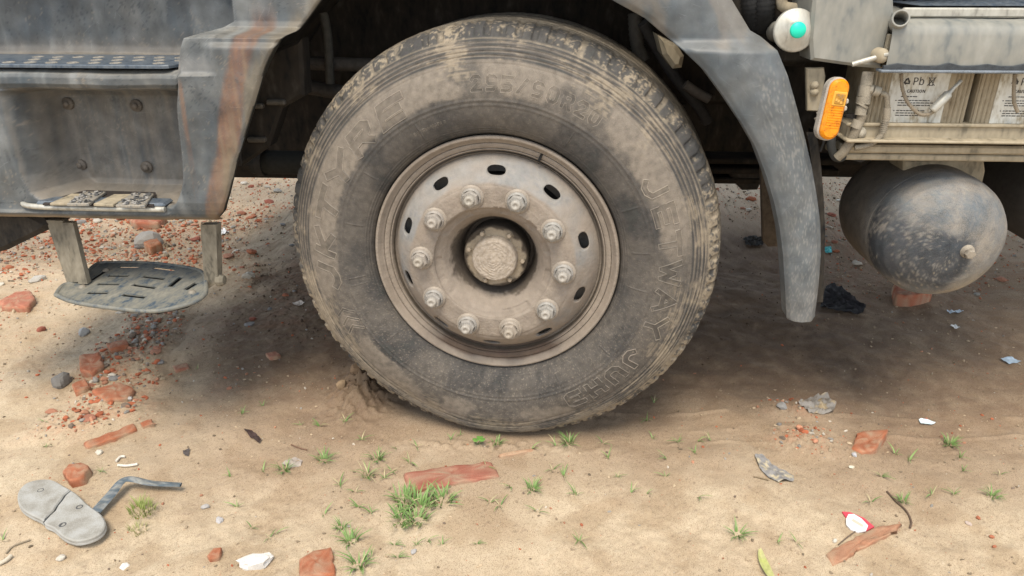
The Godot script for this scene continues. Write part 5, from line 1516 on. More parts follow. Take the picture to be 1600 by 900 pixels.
func make_litter() -> void:
	make_sandal()
	var bm: Material = mats["brick_clay"]
	var og := Color(0.46, 0.165, 0.085)
	tag(chip("brick_slab", [Vector2(-0.214, 0.17), Vector2(-0.126, 0.143), Vector2(-0.004, 0.113), Vector2(0.02, 0.167), Vector2(-0.072, 0.198), Vector2(-0.186, 0.235)], 0.03, bm, Color(0.42, 0.16, 0.11), 0.74, Vector3.ZERO, 0.0015, 3), "flat pinkish brick slab sunk in the sand in front of the tyre", "brick")
	tag(chip("brick_fragment", [Vector2(-1.032, 0.237), Vector2(-1.029, 0.21), Vector2(-1.001, 0.204), Vector2(-0.97, 0.217), Vector2(-0.961, 0.259), Vector2(-0.984, 0.277)], 0.045, bm, og, 0.45, Vector3(0.05, 0, 0.1), 0.003, 4), "small orange brick lump just behind the broken sandal", "brick")
	tag(chip("brick_fragment", [Vector2(0.912, 0.013), Vector2(0.952, -0.051), Vector2(0.995, -0.067), Vector2(1.041, -0.067), Vector2(1.013, -0.031), Vector2(0.961, 0.029), Vector2(0.932, 0.033)], 0.04, bm, og, 0.5, Vector3(0, 0, 0.06), 0.003, 5), "orange half brick lump beside the red crumbs below the air tank", "brick")
	tag(chip("brick_strip", [Vector2(0.725, 0.385), Vector2(0.756, 0.364), Vector2(0.862, 0.3), Vector2(0.928, 0.281), Vector2(0.906, 0.308), Vector2(0.8, 0.37), Vector2(0.733, 0.417)], 0.03, bm, Color(0.5, 0.25, 0.15), 0.85, Vector3.ZERO, 0.002, 6), "long pale brick edge half buried below the foil wrapper", "brick")
	tag(chip("brick_fragment", [Vector2(1.419, -0.978), Vector2(1.523, -1.001), Vector2(1.555, -0.967), Vector2(1.532, -0.91), Vector2(1.44, -0.872), Vector2(1.389, -0.88)], 0.06, bm, Color(0.46, 0.15, 0.08), 0.3, Vector3.ZERO, 0.002, 7), "red brick end lying in the shade straight below the air tank", "brick")
	tag(chip("brick_fragment", [Vector2(-1.178, -0.137), Vector2(-1.121, -0.185), Vector2(-1.054, -0.147), Vector2(-1.055, -0.099), Vector2(-1.113, -0.083)], 0.025, bm, og, 0.5, Vector3.ZERO, 0.003, 8), "flat orange brick tile piece below the pile of crumbs", "brick")
	tag(chip("brick_strip", [Vector2(-1.07, 0.095), Vector2(-1.028, 0.047), Vector2(-0.981, -0.002), Vector2(-0.962, 0.026), Vector2(-0.999, 0.069), Vector2(-1.044, 0.11)], 0.025, bm, og, 0.6, Vector3.ZERO, 0.002, 9), "thin tapering orange brick splinter lying between pile and sandal", "brick")
	tag(chip("brick_fragment", [Vector2(-0.967, -0.003), Vector2(-0.944, -0.02), Vector2(-0.928, 0.001), Vector2(-0.951, 0.014)], 0.015, bm, og, 0.5, Vector3.ZERO, 0.002, 10), "tiny orange brick chip at the tip of the brick splinter", "brick")
	tag(chip("brick_fragment", [Vector2(-1.326, -0.318), Vector2(-1.276, -0.345), Vector2(-1.224, -0.276), Vector2(-1.233, -0.23), Vector2(-1.277, -0.243)], 0.04, bm, Color(0.46, 0.16, 0.085), 0.4, Vector3(0.1, 0, 0), 0.003, 11), "upright orange brick lump on top of the crumb pile", "brick")
	tag(chip("brick_fragment", [Vector2(-1.268, -0.177), Vector2(-1.24, -0.208), Vector2(-1.2, -0.16), Vector2(-1.221, -0.131)], 0.035, bm, og, 0.4, Vector3(0, 0, 0.1), 0.003, 12), "orange brick corner at the foot of the crumb pile", "brick")
	tag(chip("brick_fragment", [Vector2(-1.843, -0.684), Vector2(-1.833, -0.767), Vector2(-1.788, -0.781), Vector2(-1.724, -0.706), Vector2(-1.707, -0.639), Vector2(-1.793, -0.634)], 0.035, bm, Color(0.5, 0.19, 0.12), 0.4, Vector3.ZERO, 0.003, 13), "pinkish brick slab at the photo's edge below the bumper", "brick")
	tag(chip("brick_fragment", [Vector2(-0.572, 0.476), Vector2(-0.565, 0.454), Vector2(-0.549, 0.451), Vector2(-0.545, 0.477), Vector2(-0.562, 0.486)], 0.02, bm, og, 0.5, Vector3.ZERO, 0.002, 14), "small orange brick chip between sandal and white foam", "brick")
	tag(chip("brick_fragment", [Vector2(-0.377, 0.475), Vector2(-0.356, 0.447), Vector2(-0.317, 0.437), Vector2(-0.294, 0.507), Vector2(-0.357, 0.527)], 0.04, bm, og, 0.6, Vector3.ZERO, 0.003, 15), "orange brick corner at the bottom edge near the grass", "brick")
	tag(chip("brick_fragment", [Vector2(-1.288, -0.403), Vector2(-1.238, -0.435), Vector2(-1.209, -0.398), Vector2(-1.251, -0.367)], 0.03, bm, og, 0.5, Vector3.ZERO, 0.002, 16), "orange brick chip in shade below the hanging step", "brick")
	tag(chip("brick_fragment", [Vector2(-1.882, -1.623), Vector2(-1.794, -1.665), Vector2(-1.693, -1.633), Vector2(-1.676, -1.525), Vector2(-1.789, -1.519)], 0.05, bm, Color(0.48, 0.17, 0.1), 0.4, Vector3.ZERO, 0.003, 17), "big flat red brick seen behind the hanging step's plate", "brick")
	tag(chip("brick_fragment", [Vector2(-1.593, -1.236), Vector2(-1.555, -1.283), Vector2(-1.509, -1.225), Vector2(-1.524, -1.166)], 0.05, bm, Color(0.44, 0.17, 0.08), 0.3, Vector3.ZERO, 0.003, 18), "rusty brown brick beside the grey concrete lump", "brick")
	tag(chip("brick_fragment", [Vector2(-0.76, -0.38), Vector2(-0.731, -0.398), Vector2(-0.707, -0.375), Vector2(-0.732, -0.353)], 0.02, bm, Color(0.45, 0.2, 0.13), 0.5, Vector3.ZERO, 0.002, 19), "pale red brick chip near the mud clod by the tyre", "brick")
	tag(chip("brick_fragment", [Vector2(-1.02, -0.294), Vector2(-0.981, -0.316), Vector2(-0.961, -0.29), Vector2(-0.993, -0.265)], 0.02, bm, Color(0.4, 0.16, 0.1), 0.7, Vector3.ZERO, 0.002, 20), "dull red brick bit lying alone in the moist shade", "brick")
	# stones
	var place := func(called: String, px: Vector3, size: Vector3, col: Color, seed_: int, label: String, cat := "stone", m: Material = null) -> void:
		var o := piece(called, lump(size, seed_, col, 1.4 if called == "foam_chunk" else 0.3), m if m else mats["stone"])
		o.position = on_ground(px, size.y * 0.22)
		o.rotation.y = seed_ * 1.3
		tag(o, label, cat)
	place.call("concrete_lump", Vector3(-1.32, 0, -0.207), Vector3(0.07, 0.05, 0.06), Color(0.2, 0.19, 0.175), 21, "dark grey concrete lump beside the pile of brick crumbs")
	place.call("concrete_lump", Vector3(-1.612, 0, -1.312), Vector3(0.14, 0.1, 0.1), Color(0.38, 0.35, 0.31), 22, "grey concrete lump showing behind the hanging step")
	place.call("stone", Vector3(-1.429, 0, -0.511), Vector3(0.05, 0.028, 0.035), Color(0.36, 0.36, 0.35), 23, "grey flat stone below the middle of the hanging step")
	place.call("stone", Vector3(-1.055, 0, -0.109), Vector3(0.022, 0.016, 0.018), Color(0.55, 0.53, 0.5), 24, "pale pebble touching the flat orange brick tile piece")
	place.call("stone", Vector3(-1.868, 0, -0.932), Vector3(0.07, 0.03, 0.05), Color(0.48, 0.46, 0.42), 25, "pale grey slab of stone left of the hanging step")
	place.call("stone", Vector3(-1.007, 0, 0.129), Vector3(0.022, 0.014, 0.02), Color(0.58, 0.54, 0.46), 26, "cream pebble between the splinter and the white twig")
	place.call("stone", Vector3(-0.651, 0, 0.311), Vector3(0.02, 0.012, 0.016), Color(0.4, 0.39, 0.38), 27, "grey pebble right of the yellow green grass tuft")
	place.call("stone", Vector3(-0.601, 0, 0.348), Vector3(0.028, 0.012, 0.018), Color(0.48, 0.47, 0.47), 28, "bluish grey flat pebble lower right of the sandal strap")
	place.call("stone", Vector3(-0.874, 0, 0.494), Vector3(0.02, 0.014, 0.018), Color(0.56, 0.52, 0.45), 29, "cream pebble at the bottom below the sandal")
	place.call("stone", Vector3(-0.146, 0, 0.423), Vector3(0.016, 0.012, 0.014), Color(0.4, 0.39, 0.38), 30, "grey pebble below the biggest grass tuft")
	place.call("stone", Vector3(0.912, 0, 0.039), Vector3(0.016, 0.013, 0.014), Color(0.5, 0.5, 0.52), 31, "bluish pebble at the foot of the orange half brick")
	place.call("stone", Vector3(0.761, 0, 0.343), Vector3(0.014, 0.01, 0.012), Color(0.6, 0.57, 0.5), 32, "white pebble below the foil wrapper")
	place.call("stone", Vector3(1.074, 0, 0.279), Vector3(0.016, 0.01, 0.013), Color(0.56, 0.46, 0.4), 33, "pinkish pebble in the open sand at the lower right")
	place.call("stone", Vector3(0.892, 0, 0.082), Vector3(0.02, 0.008, 0.012), Color(0.66, 0.62, 0.5), 34, "cream shell like pebble below the orange half brick")
	place.call("stone", Vector3(0.782, 0, -0.15), Vector3(0.035, 0.02, 0.03), Color(0.34, 0.33, 0.32), 35, "grey stone at the edge of the grey crumb heap")
	place.call("brick_crumb", Vector3(1.103, 0, 0.319), Vector3(0.012, 0.01, 0.01), BRICK, 36, "red crumb in open sand, upper one of the lower right pair", "brick")
	place.call("brick_crumb", Vector3(1.094, 0, 0.348), Vector3(0.011, 0.01, 0.01), BRICK, 37, "red crumb in open sand, lower one of the lower right pair", "brick")
	place.call("brick_crumb", Vector3(1.104, 0, 0.263), Vector3(0.012, 0.01, 0.01), BRICK, 38, "red crumb above the pinkish pebble", "brick")
	place.call("foam_chunk", Vector3(-0.47, 0, 0.48), Vector3(0.085, 0.035, 0.04), Color(0.72, 0.7, 0.66), 39, "white crumbly foam chunk at the bottom edge", "foam")
	place.call("foam_chunk", Vector3(-0.736, 0, 0.503), Vector3(0.022, 0.012, 0.016), Color(0.72, 0.7, 0.66), 40, "small white foam scrap below the sandal strap", "foam")
	place.call("mud_clod", Vector3(0.065, 0, -0.045), Vector3(0.05, 0.03, 0.035), Color(0.3, 0.21, 0.13), 41, "brown mud clod pressed against the tyre's tread", "mud")
	place.call("mud_clod", Vector3(0.013, 0, -0.046), Vector3(0.03, 0.02, 0.024), Color(0.3, 0.21, 0.13), 42, "smaller mud clod beside the one pressed against the tread", "mud")
	place.call("mud_clod", Vector3(-0.431, 0, -0.25), Vector3(0.05, 0.04, 0.04), Color(0.26, 0.18, 0.11), 43, "dark mud clod in front of the tyre on the thrown up heap", "mud")
	place.call("mud_clod", Vector3(-0.458, 0, -0.178), Vector3(0.04, 0.03, 0.03), Color(0.32, 0.23, 0.145), 44, "lighter mud clod at the foot of the thrown up heap", "mud")
	make_scraps()
	make_crumbs()

func make_sandal() -> void:
	var root := put(Node3D.new(), "sandal")
	var c := Vector2(Vector3(-0.96, 0, 0.352).x, Vector3(-0.96, 0, 0.352).z)
	root.position = Vector3(c.x, ground_y(c.x, c.y) + 0.002, c.y)
	tag(root, "broken grey rubber flip flop with a cracked sole and loose strap", "sandal")
	var sole := [Vector2(-1.066, 0.344), Vector2(-1.082, 0.315), Vector2(-1.082, 0.29), Vector2(-1.063, 0.275), Vector2(-1.03, 0.273), Vector2(-0.986, 0.294), Vector2(-0.945, 0.316), Vector2(-0.897, 0.351), Vector2(-0.849, 0.381), Vector2(-0.822, 0.408), Vector2(-0.814, 0.433), Vector2(-0.821, 0.451), Vector2(-0.841, 0.463), Vector2(-0.863, 0.464), Vector2(-0.894, 0.451), Vector2(-0.927, 0.429), Vector2(-0.951, 0.419), Vector2(-0.968, 0.406), Vector2(-1.01, 0.388), Vector2(-1.039, 0.371)]
	var smooth := PackedVector2Array()
	for i in sole.size():
		var n := sole.size()
		for k in 4: smooth.append(sole[i].cubic_interpolate(sole[(i + 1) % n], sole[(i + n - 1) % n], sole[(i + 2) % n], k / 4.0) - c)
	var a0: Vector2 = [Vector2(-0.966, 0.304), Vector2(-0.96, 0.41)][0] - c
	var a1: Vector2 = [Vector2(-0.966, 0.304), Vector2(-0.96, 0.41)][1] - c
	var knife := PackedVector2Array()
	var dd := (a1 - a0).normalized()
	var nn := Vector2(-dd.y, dd.x)
	var r := RandomNumberGenerator.new()
	r.seed = 9
	var left := []
	var right := []
	for k in 9:
		var p := a0.lerp(a1, k / 8.0 * 1.3 - 0.15) + nn * r.randf_range(-0.003, 0.003)
		left.append(p + nn * 0.0016); right.append(p - nn * 0.0016)
	right.reverse()
	knife = PackedVector2Array(left + right)
	var halves := Geometry2D.clip_polygons(smooth, knife)
	for i in halves.size():
		if halves[i].size() < 12: continue
		var st := begin(Color(0.4, 0.4, 0.385))
		prism(st, Array(halves[i]), 0.0, 0.005, 0.0005, flat_at(0.0))
		st.set_color(Color(0.34, 0.335, 0.315))
		prism(st, Array(inset(halves[i], 0.0005) if Geometry2D.is_polygon_clockwise(halves[i]) == false else halves[i]), 0.0052, 0.0135, 0.0025, flat_at(0.0))
		var h := piece("sole", done(st), mats["foam_sole"], root, Transform3D(Basis(Vector3(0, 0, 1), 0.015 if i == 0 else -0.015), Vector3(0, 0.001, 0)))
		h.set_meta("label", "grey worn half of the cracked sole")
	for q in [Vector2(-1.032, 0.312), Vector2(-0.909, 0.362), Vector2(-0.912, 0.419)]:
		piece("strap_hole", lathed([Vector2(0.0, 0.0), Vector2(0.0045, 0.0), Vector2(0.006, 0.0009), Vector2(0.0078, 0.0)], 14, Color(0.08, 0.08, 0.08)), mats["foam_sole"], root, Transform3D(Basis(Vector3.RIGHT, -PI / 2), Vector3(q.x - c.x, 0.0152, q.y - c.y)))
	# strap: flat band that leaves the sole, bends and lies on the sand
	var mid: Array = [Vector2(-0.868, 0.373), Vector2(-0.862, 0.319), Vector2(-0.854, 0.267), Vector2(-0.793, 0.268), Vector2(-0.725, 0.264)]
	var hgt := [0.011, 0.015, 0.018, 0.01, 0.005]
	var wid := [0.0135, 0.013, 0.0095, 0.009, 0.007]
	var rows := []
	var path := []
	for i in mid.size(): path.append(Vector3(mid[i].x - c.x, hgt[i], mid[i].y - c.y))
	var sm := smooth_path(path, 10)
	for i in sm.size():
		var t := (sm[min(i + 1, sm.size() - 1)] - sm[max(i - 1, 0)]).normalized()
		var s := t.cross(Vector3.UP).normalized()
		var u := s.cross(t)
		var wd := lerpf(wid[int(i / 10.0)], wid[min(4, int(i / 10.0) + 1)], fmod(i / 10.0, 1.0))
		var ring := PackedVector3Array()
		for k in 13:
			var a := TAU * k / 12.0
			ring.append(sm[i] + s * cos(a) * wd + u * sin(a) * 0.0035 * (1.0 if absf(cos(a)) < 0.9 else 0.6))
		rows.append(ring)
	var sp := piece("strap", sheet(rows, func(p, _n): return Color(0.09, 0.115, 0.14).lerp(Color(0.34, 0.34, 0.32), clampf(0.2 + n_fine.get_noise_3d(p.x * 0.6, p.y, p.z * 2.0) * 1.2, 0.0, 0.8))), mats["foam_sole"], root)
	sp.set_meta("label", "blue grey strap torn loose from the sole")

func crumpled(called: String, outline: Array, col: Color, amp: float, m: Material, label: String, cat: String, lift := 0.004, seed_ := 1, two := Color(0, 0, 0, 0)) -> MeshInstance3D:
	# a thin crumpled sheet lying on the ground
	var poly := PackedVector2Array(outline)
	var c := Vector2.ZERO
	for q in poly: c += q / poly.size()
	var rings := 9
	var n := 48
	var curve := PackedVector2Array()
	var total := 0.0
	for i in poly.size(): total += poly[i].distance_to(poly[(i + 1) % poly.size()])
	var acc := 0.0
	var k := 0
	for i in n + 1:
		var want := total * (i % n) / n
		k = 0; acc = 0.0
		while acc + poly[k].distance_to(poly[(k + 1) % poly.size()]) < want:
			acc += poly[k].distance_to(poly[(k + 1) % poly.size()]); k += 1
		curve.append(poly[k].lerp(poly[(k + 1) % poly.size()], (want - acc) / maxf(1e-6, poly[k].distance_to(poly[(k + 1) % poly.size()]))))
	var rows := []
	for i in curve.size():
		var row := PackedVector3Array()
		for j in rings:
			var t := 1.0 - j / float(rings - 1) * 0.98
			var p := (curve[i] - c) * t
			var gy := ground_y(c.x + p.x, c.y + p.y)
			var bump := absf(n_mid.get_noise_2d((p.x + seed_) * 2.2, p.y * 2.2)) * 2.0 + n_fine.get_noise_2d((p.x + seed_) * 0.6, p.y * 0.6) * 0.3
			row.append(Vector3(p.x, gy + lift + amp * bump, p.y))
		rows.append(row)
	var mesh := sheet(rows, func(p, _n):
		var s := n_mid.get_noise_3d(p.x * 4.0 + seed_, p.z * 4.0, 0.0)
		return col.lerp(two, smoothstep(0.1, 0.25, s)) if two.a > 0.0 else col * (1.0 + s * 0.3), true)
	var o := piece(called, mesh, m)
	o.position = Vector3(c.x, 0.0, c.y)
	tag(o, label, cat)
	return o

func make_scraps() -> void:
	# foil wrapper: a red scrap under a white oval with a red tip
	var wr := put(Node3D.new(), "foil_wrapper")
	var c: Vector3 = on_ground(Vector3(0.835, 0, 0.275), 0.003)
	wr.position = c
	tag(wr, "torn red and white foil wrapper with an oval white panel", "wrapper")
	var pts := func(a: Array) -> Array:
		return a.map(func(q): return Vector2(q.x - c.x, q.y - c.z))
	piece("foil", slab(pts.call([Vector2(0.807, 0.254), Vector2(0.824, 0.255), Vector2(0.85, 0.271), Vector2(0.864, 0.295), Vector2(0.837, 0.31), Vector2(0.812, 0.281)]), 0.0, 0.004, 0.0005, Color(0.55, 0.06, 0.09), flat_at(0.0)), mats["paper"], wr, Transform3D(Basis(Vector3.RIGHT, 0.12), Vector3.ZERO))
	piece("white_panel", slab(pts.call([Vector2(0.807, 0.278), Vector2(0.816, 0.265), Vector2(0.829, 0.264), Vector2(0.841, 0.276), Vector2(0.849, 0.296), Vector2(0.839, 0.311), Vector2(0.82, 0.316), Vector2(0.807, 0.308), Vector2(0.802, 0.294)]), 0.004, 0.0085, 0.001, Color(0.72, 0.7, 0.7), flat_at(0.0)), mats["paper"], wr, Transform3D(Basis(Vector3.RIGHT, 0.12), Vector3.ZERO))
	piece("printed_band", slab(pts.call([Vector2(0.815, 0.285), Vector2(0.822, 0.279), Vector2(0.839, 0.296), Vector2(0.834, 0.303)]), 0.0085, 0.009, 0.0001, Color(0.5, 0.42, 0.34), flat_at(0.0)), mats["paper"], wr, Transform3D(Basis(Vector3.RIGHT, 0.12), Vector3.ZERO))
	crumpled("paper_scrap", [Vector2(1.155, -0.145), Vector2(1.177, -0.155), Vector2(1.203, -0.144), Vector2(1.182, -0.128), Vector2(1.155, -0.13)], Color(0.62, 0.72, 0.76), 0.002, mats["paper"], "pale blue paper scrap lying alone beyond the orange half brick", "paper", 0.004, 3)
	crumpled("plastic_rag", [Vector2(0.658, 0.058), Vector2(0.679, 0.049), Vector2(0.695, 0.087), Vector2(0.737, 0.125), Vector2(0.729, 0.152), Vector2(0.69, 0.161), Vector2(0.669, 0.138), Vector2(0.658, 0.109)], Color(0.3, 0.29, 0.28), 0.006, mats["cloth"], "crumpled grey plastic rag with pale yellow creases", "rag", 0.004, 5, Color(0.6, 0.52, 0.36, 1))
	crumpled("cloth_rag", [Vector2(1.104, -0.823), Vector2(1.191, -1.019), Vector2(1.23, -1.033), Vector2(1.255, -0.929), Vector2(1.274, -0.842), Vector2(1.234, -0.772), Vector2(1.162, -0.794)], Color(0.045, 0.042, 0.045), 0.012, mats["cloth"], "black crumpled cloth rag lying behind the mudguard's foot", "rag", 0.006, 8)
	crumpled("cloth_rag", [Vector2(0.994, -1.528), Vector2(1.054, -1.565), Vector2(1.089, -1.501), Vector2(1.055, -1.436), Vector2(0.992, -1.448)], Color(0.06, 0.055, 0.05), 0.012, mats["cloth"], "small dark rag on the ground between tyre and mudguard", "rag", 0.004, 9)
	crumpled("plastic_scrap", [Vector2(1.328, -1.466), Vector2(1.361, -1.467), Vector2(1.348, -1.413), Vector2(1.316, -1.396)], Color(0.08, 0.5, 0.52), 0.008, mats["paper"], "small teal plastic scrap beside the mudguard", "plastic scrap", 0.004, 10)
	crumpled("plastic_scrap", [Vector2(-1.387, -1.488), Vector2(-1.362, -1.515), Vector2(-1.322, -1.474), Vector2(-1.346, -1.447)], Color(0.75, 0.75, 0.75), 0.012, mats["paper"], "white plastic scrap beside the strap of the hanging step", "plastic scrap", 0.004, 11)
	crumpled("plastic_scrap", [Vector2(1.554, -0.836), Vector2(1.612, -0.854), Vector2(1.61, -0.828), Vector2(1.555, -0.81)], Color(0.5, 0.6, 0.7), 0.006, mats["paper"], "pale plastic scrap beside the brick end under the tank", "plastic scrap", 0.004, 12)
	crumpled("plastic_scrap", [Vector2(1.506, -0.712), Vector2(1.536, -0.733), Vector2(1.539, -0.704), Vector2(1.51, -0.689)], Color(0.8, 0.8, 0.78), 0.006, mats["paper"], "white scrap in the shade right of the brick end", "plastic scrap", 0.004, 13)
	crumpled("plastic_scrap", [Vector2(-0.801, -0.766), Vector2(-0.774, -0.778), Vector2(-0.748, -0.758), Vector2(-0.768, -0.73)], Color(0.55, 0.47, 0.4), 0.005, mats["paper"], "faded scrap lying in the shade left of the tyre", "plastic scrap", 0.004, 14)
	crumpled("plastic_scrap", [Vector2(1.557, -0.493), Vector2(1.596, -0.499), Vector2(1.614, -0.476), Vector2(1.567, -0.461)], Color(0.4, 0.5, 0.6), 0.004, mats["paper"], "bluish scrap in the shade at the photo's edge", "plastic scrap", 0.004, 15)
	crumpled("dark_debris", [Vector2(-0.671, 0.023), Vector2(-0.65, 0.022), Vector2(-0.611, 0.054), Vector2(-0.611, 0.071), Vector2(-0.643, 0.05)], Color(0.07, 0.045, 0.04), 0.007, mats["cloth"], "dark brown crumbly debris on open sand between step and grass", "debris", 0.003, 16)
	crumpled("dark_debris", [Vector2(-0.791, 0.118), Vector2(-0.777, 0.109), Vector2(-0.77, 0.133), Vector2(-0.783, 0.133)], Color(0.1, 0.085, 0.08), 0.005, mats["cloth"], "small dark chip of debris above the sandal strap", "debris", 0.003, 17)
	crumpled("concrete_crust", [Vector2(0.833, -0.172), Vector2(0.88, -0.228), Vector2(0.939, -0.244), Vector2(0.949, -0.198), Vector2(0.92, -0.145), Vector2(0.85, -0.132)], Color(0.3, 0.28, 0.255), 0.012, mats["stone"], "grey crumbly crust in the sand behind the red crumbs", "concrete", 0.0, 18, Color(0.42, 0.34, 0.22, 1))
	crumpled("concrete_crust", [Vector2(-0.528, 0.146), Vector2(-0.504, 0.119), Vector2(-0.477, 0.133), Vector2(-0.477, 0.154), Vector2(-0.504, 0.16)], Color(0.4, 0.35, 0.31), 0.005, mats["stone"], "thin grey crust beside the upper grass tufts", "concrete", 0.0, 19)
	# leaf, twigs and a splinter of wood
	var mid: Array = [Vector2(0.589, 0.384), Vector2(0.588, 0.41), Vector2(0.591, 0.438), Vector2(0.595, 0.472)]
	var rows := []
	var lp := []
	for q in mid: lp.append(on_ground(Vector3(q.x, 0, q.y), 0.006))
	var sm := smooth_path(lp, 8)
	for i in sm.size():
		var f := i / float(sm.size() - 1)
		var w := 0.009 * pow(sin(PI * clampf(f * 0.85 + 0.04, 0.0, 1.0)), 0.7)
		var row := PackedVector3Array()
		for k in 7: row.append(sm[i] + Vector3((k - 3) / 3.0 * w, 0.004 * absf(k - 3) / 3.0, (k - 3) / 3.0 * w * -0.35))
		rows.append(row)
	tag(piece("fallen_leaf", sheet(rows, func(p, _n): return Color(0.42, 0.45, 0.14).lerp(Color(0.62, 0.58, 0.3), clampf(0.5 + n_mid.get_noise_3d(p.x * 3.0, p.y, p.z * 3.0), 0, 1))), mats["leaf"]), "narrow yellow green fallen leaf at the bottom edge", "leaf")
	var twig := func(called: String, a: Array, r: float, col: Color, label: String) -> void:
		var p := []
		for q in a: p.append(on_ground(Vector3(q.x, 0, q.y), r * 1.6))
		tag(piece(called, bar(p, r, col, 7, 6, 0.12), mats["stone"]), label, "twig")
	twig.call("twig", [Vector2(0.944, 0.166), Vector2(0.953, 0.202), Vector2(0.96, 0.233), Vector2(0.957, 0.267), Vector2(0.943, 0.292)], 0.0022, Color(0.14, 0.095, 0.07), "thin dark curved twig above the foil wrapper")
	twig.call("twig", [Vector2(0.765, 0.354), Vector2(0.788, 0.336), Vector2(0.816, 0.313)], 0.0014, Color(0.16, 0.12, 0.09), "short dark twig below the foil wrapper")
	twig.call("twig", [Vector2(-0.924, 0.185), Vector2(-0.901, 0.186), Vector2(-0.876, 0.18)], 0.0032, Color(0.72, 0.68, 0.6), "white stick with a bent end behind the sandal strap")
	twig.call("twig", [Vector2(-0.937, 0.17), Vector2(-0.936, 0.152), Vector2(-0.926, 0.149)], 0.003, Color(0.72, 0.68, 0.6), "white bent sliver above the white stick")
	tag(chip("wood_splinter", [Vector2(0.012, 0.087), Vector2(0.045, 0.072), Vector2(0.104, 0.055), Vector2(0.097, 0.066), Vector2(0.055, 0.082), Vector2(0.02, 0.094)], 0.012, mats["stone"], Color(0.46, 0.27, 0.17), 0.55, Vector3.ZERO, 0.001, 31), "pale brown wood splinter behind the pinkish brick slab", "wood splinter")
	twig.call("twig", [Vector2(-0.998, 0.486), Vector2(-0.994, 0.467), Vector2(-0.971, 0.447)], 0.002, Color(0.3, 0.25, 0.18), "grey twig below the heel of the sandal")
	twig.call("twig", [Vector2(-0.531, 0.064), Vector2(-0.504, 0.079), Vector2(-0.481, 0.088)], 0.0016, Color(0.2, 0.12, 0.08), "thin brown twig among the small grass tufts")
	twig.call("twig", [Vector2(0.634, 0.145), Vector2(0.651, 0.149), Vector2(0.668, 0.153)], 0.0016, Color(0.25, 0.19, 0.12), "thin dry stalk beside the grey plastic rag")
	twig.call("twig", [Vector2(-0.992, 0.518), Vector2(-0.981, 0.507), Vector2(-0.978, 0.496)], 0.004, Color(0.55, 0.5, 0.4), "pale stick at the bottom corner")

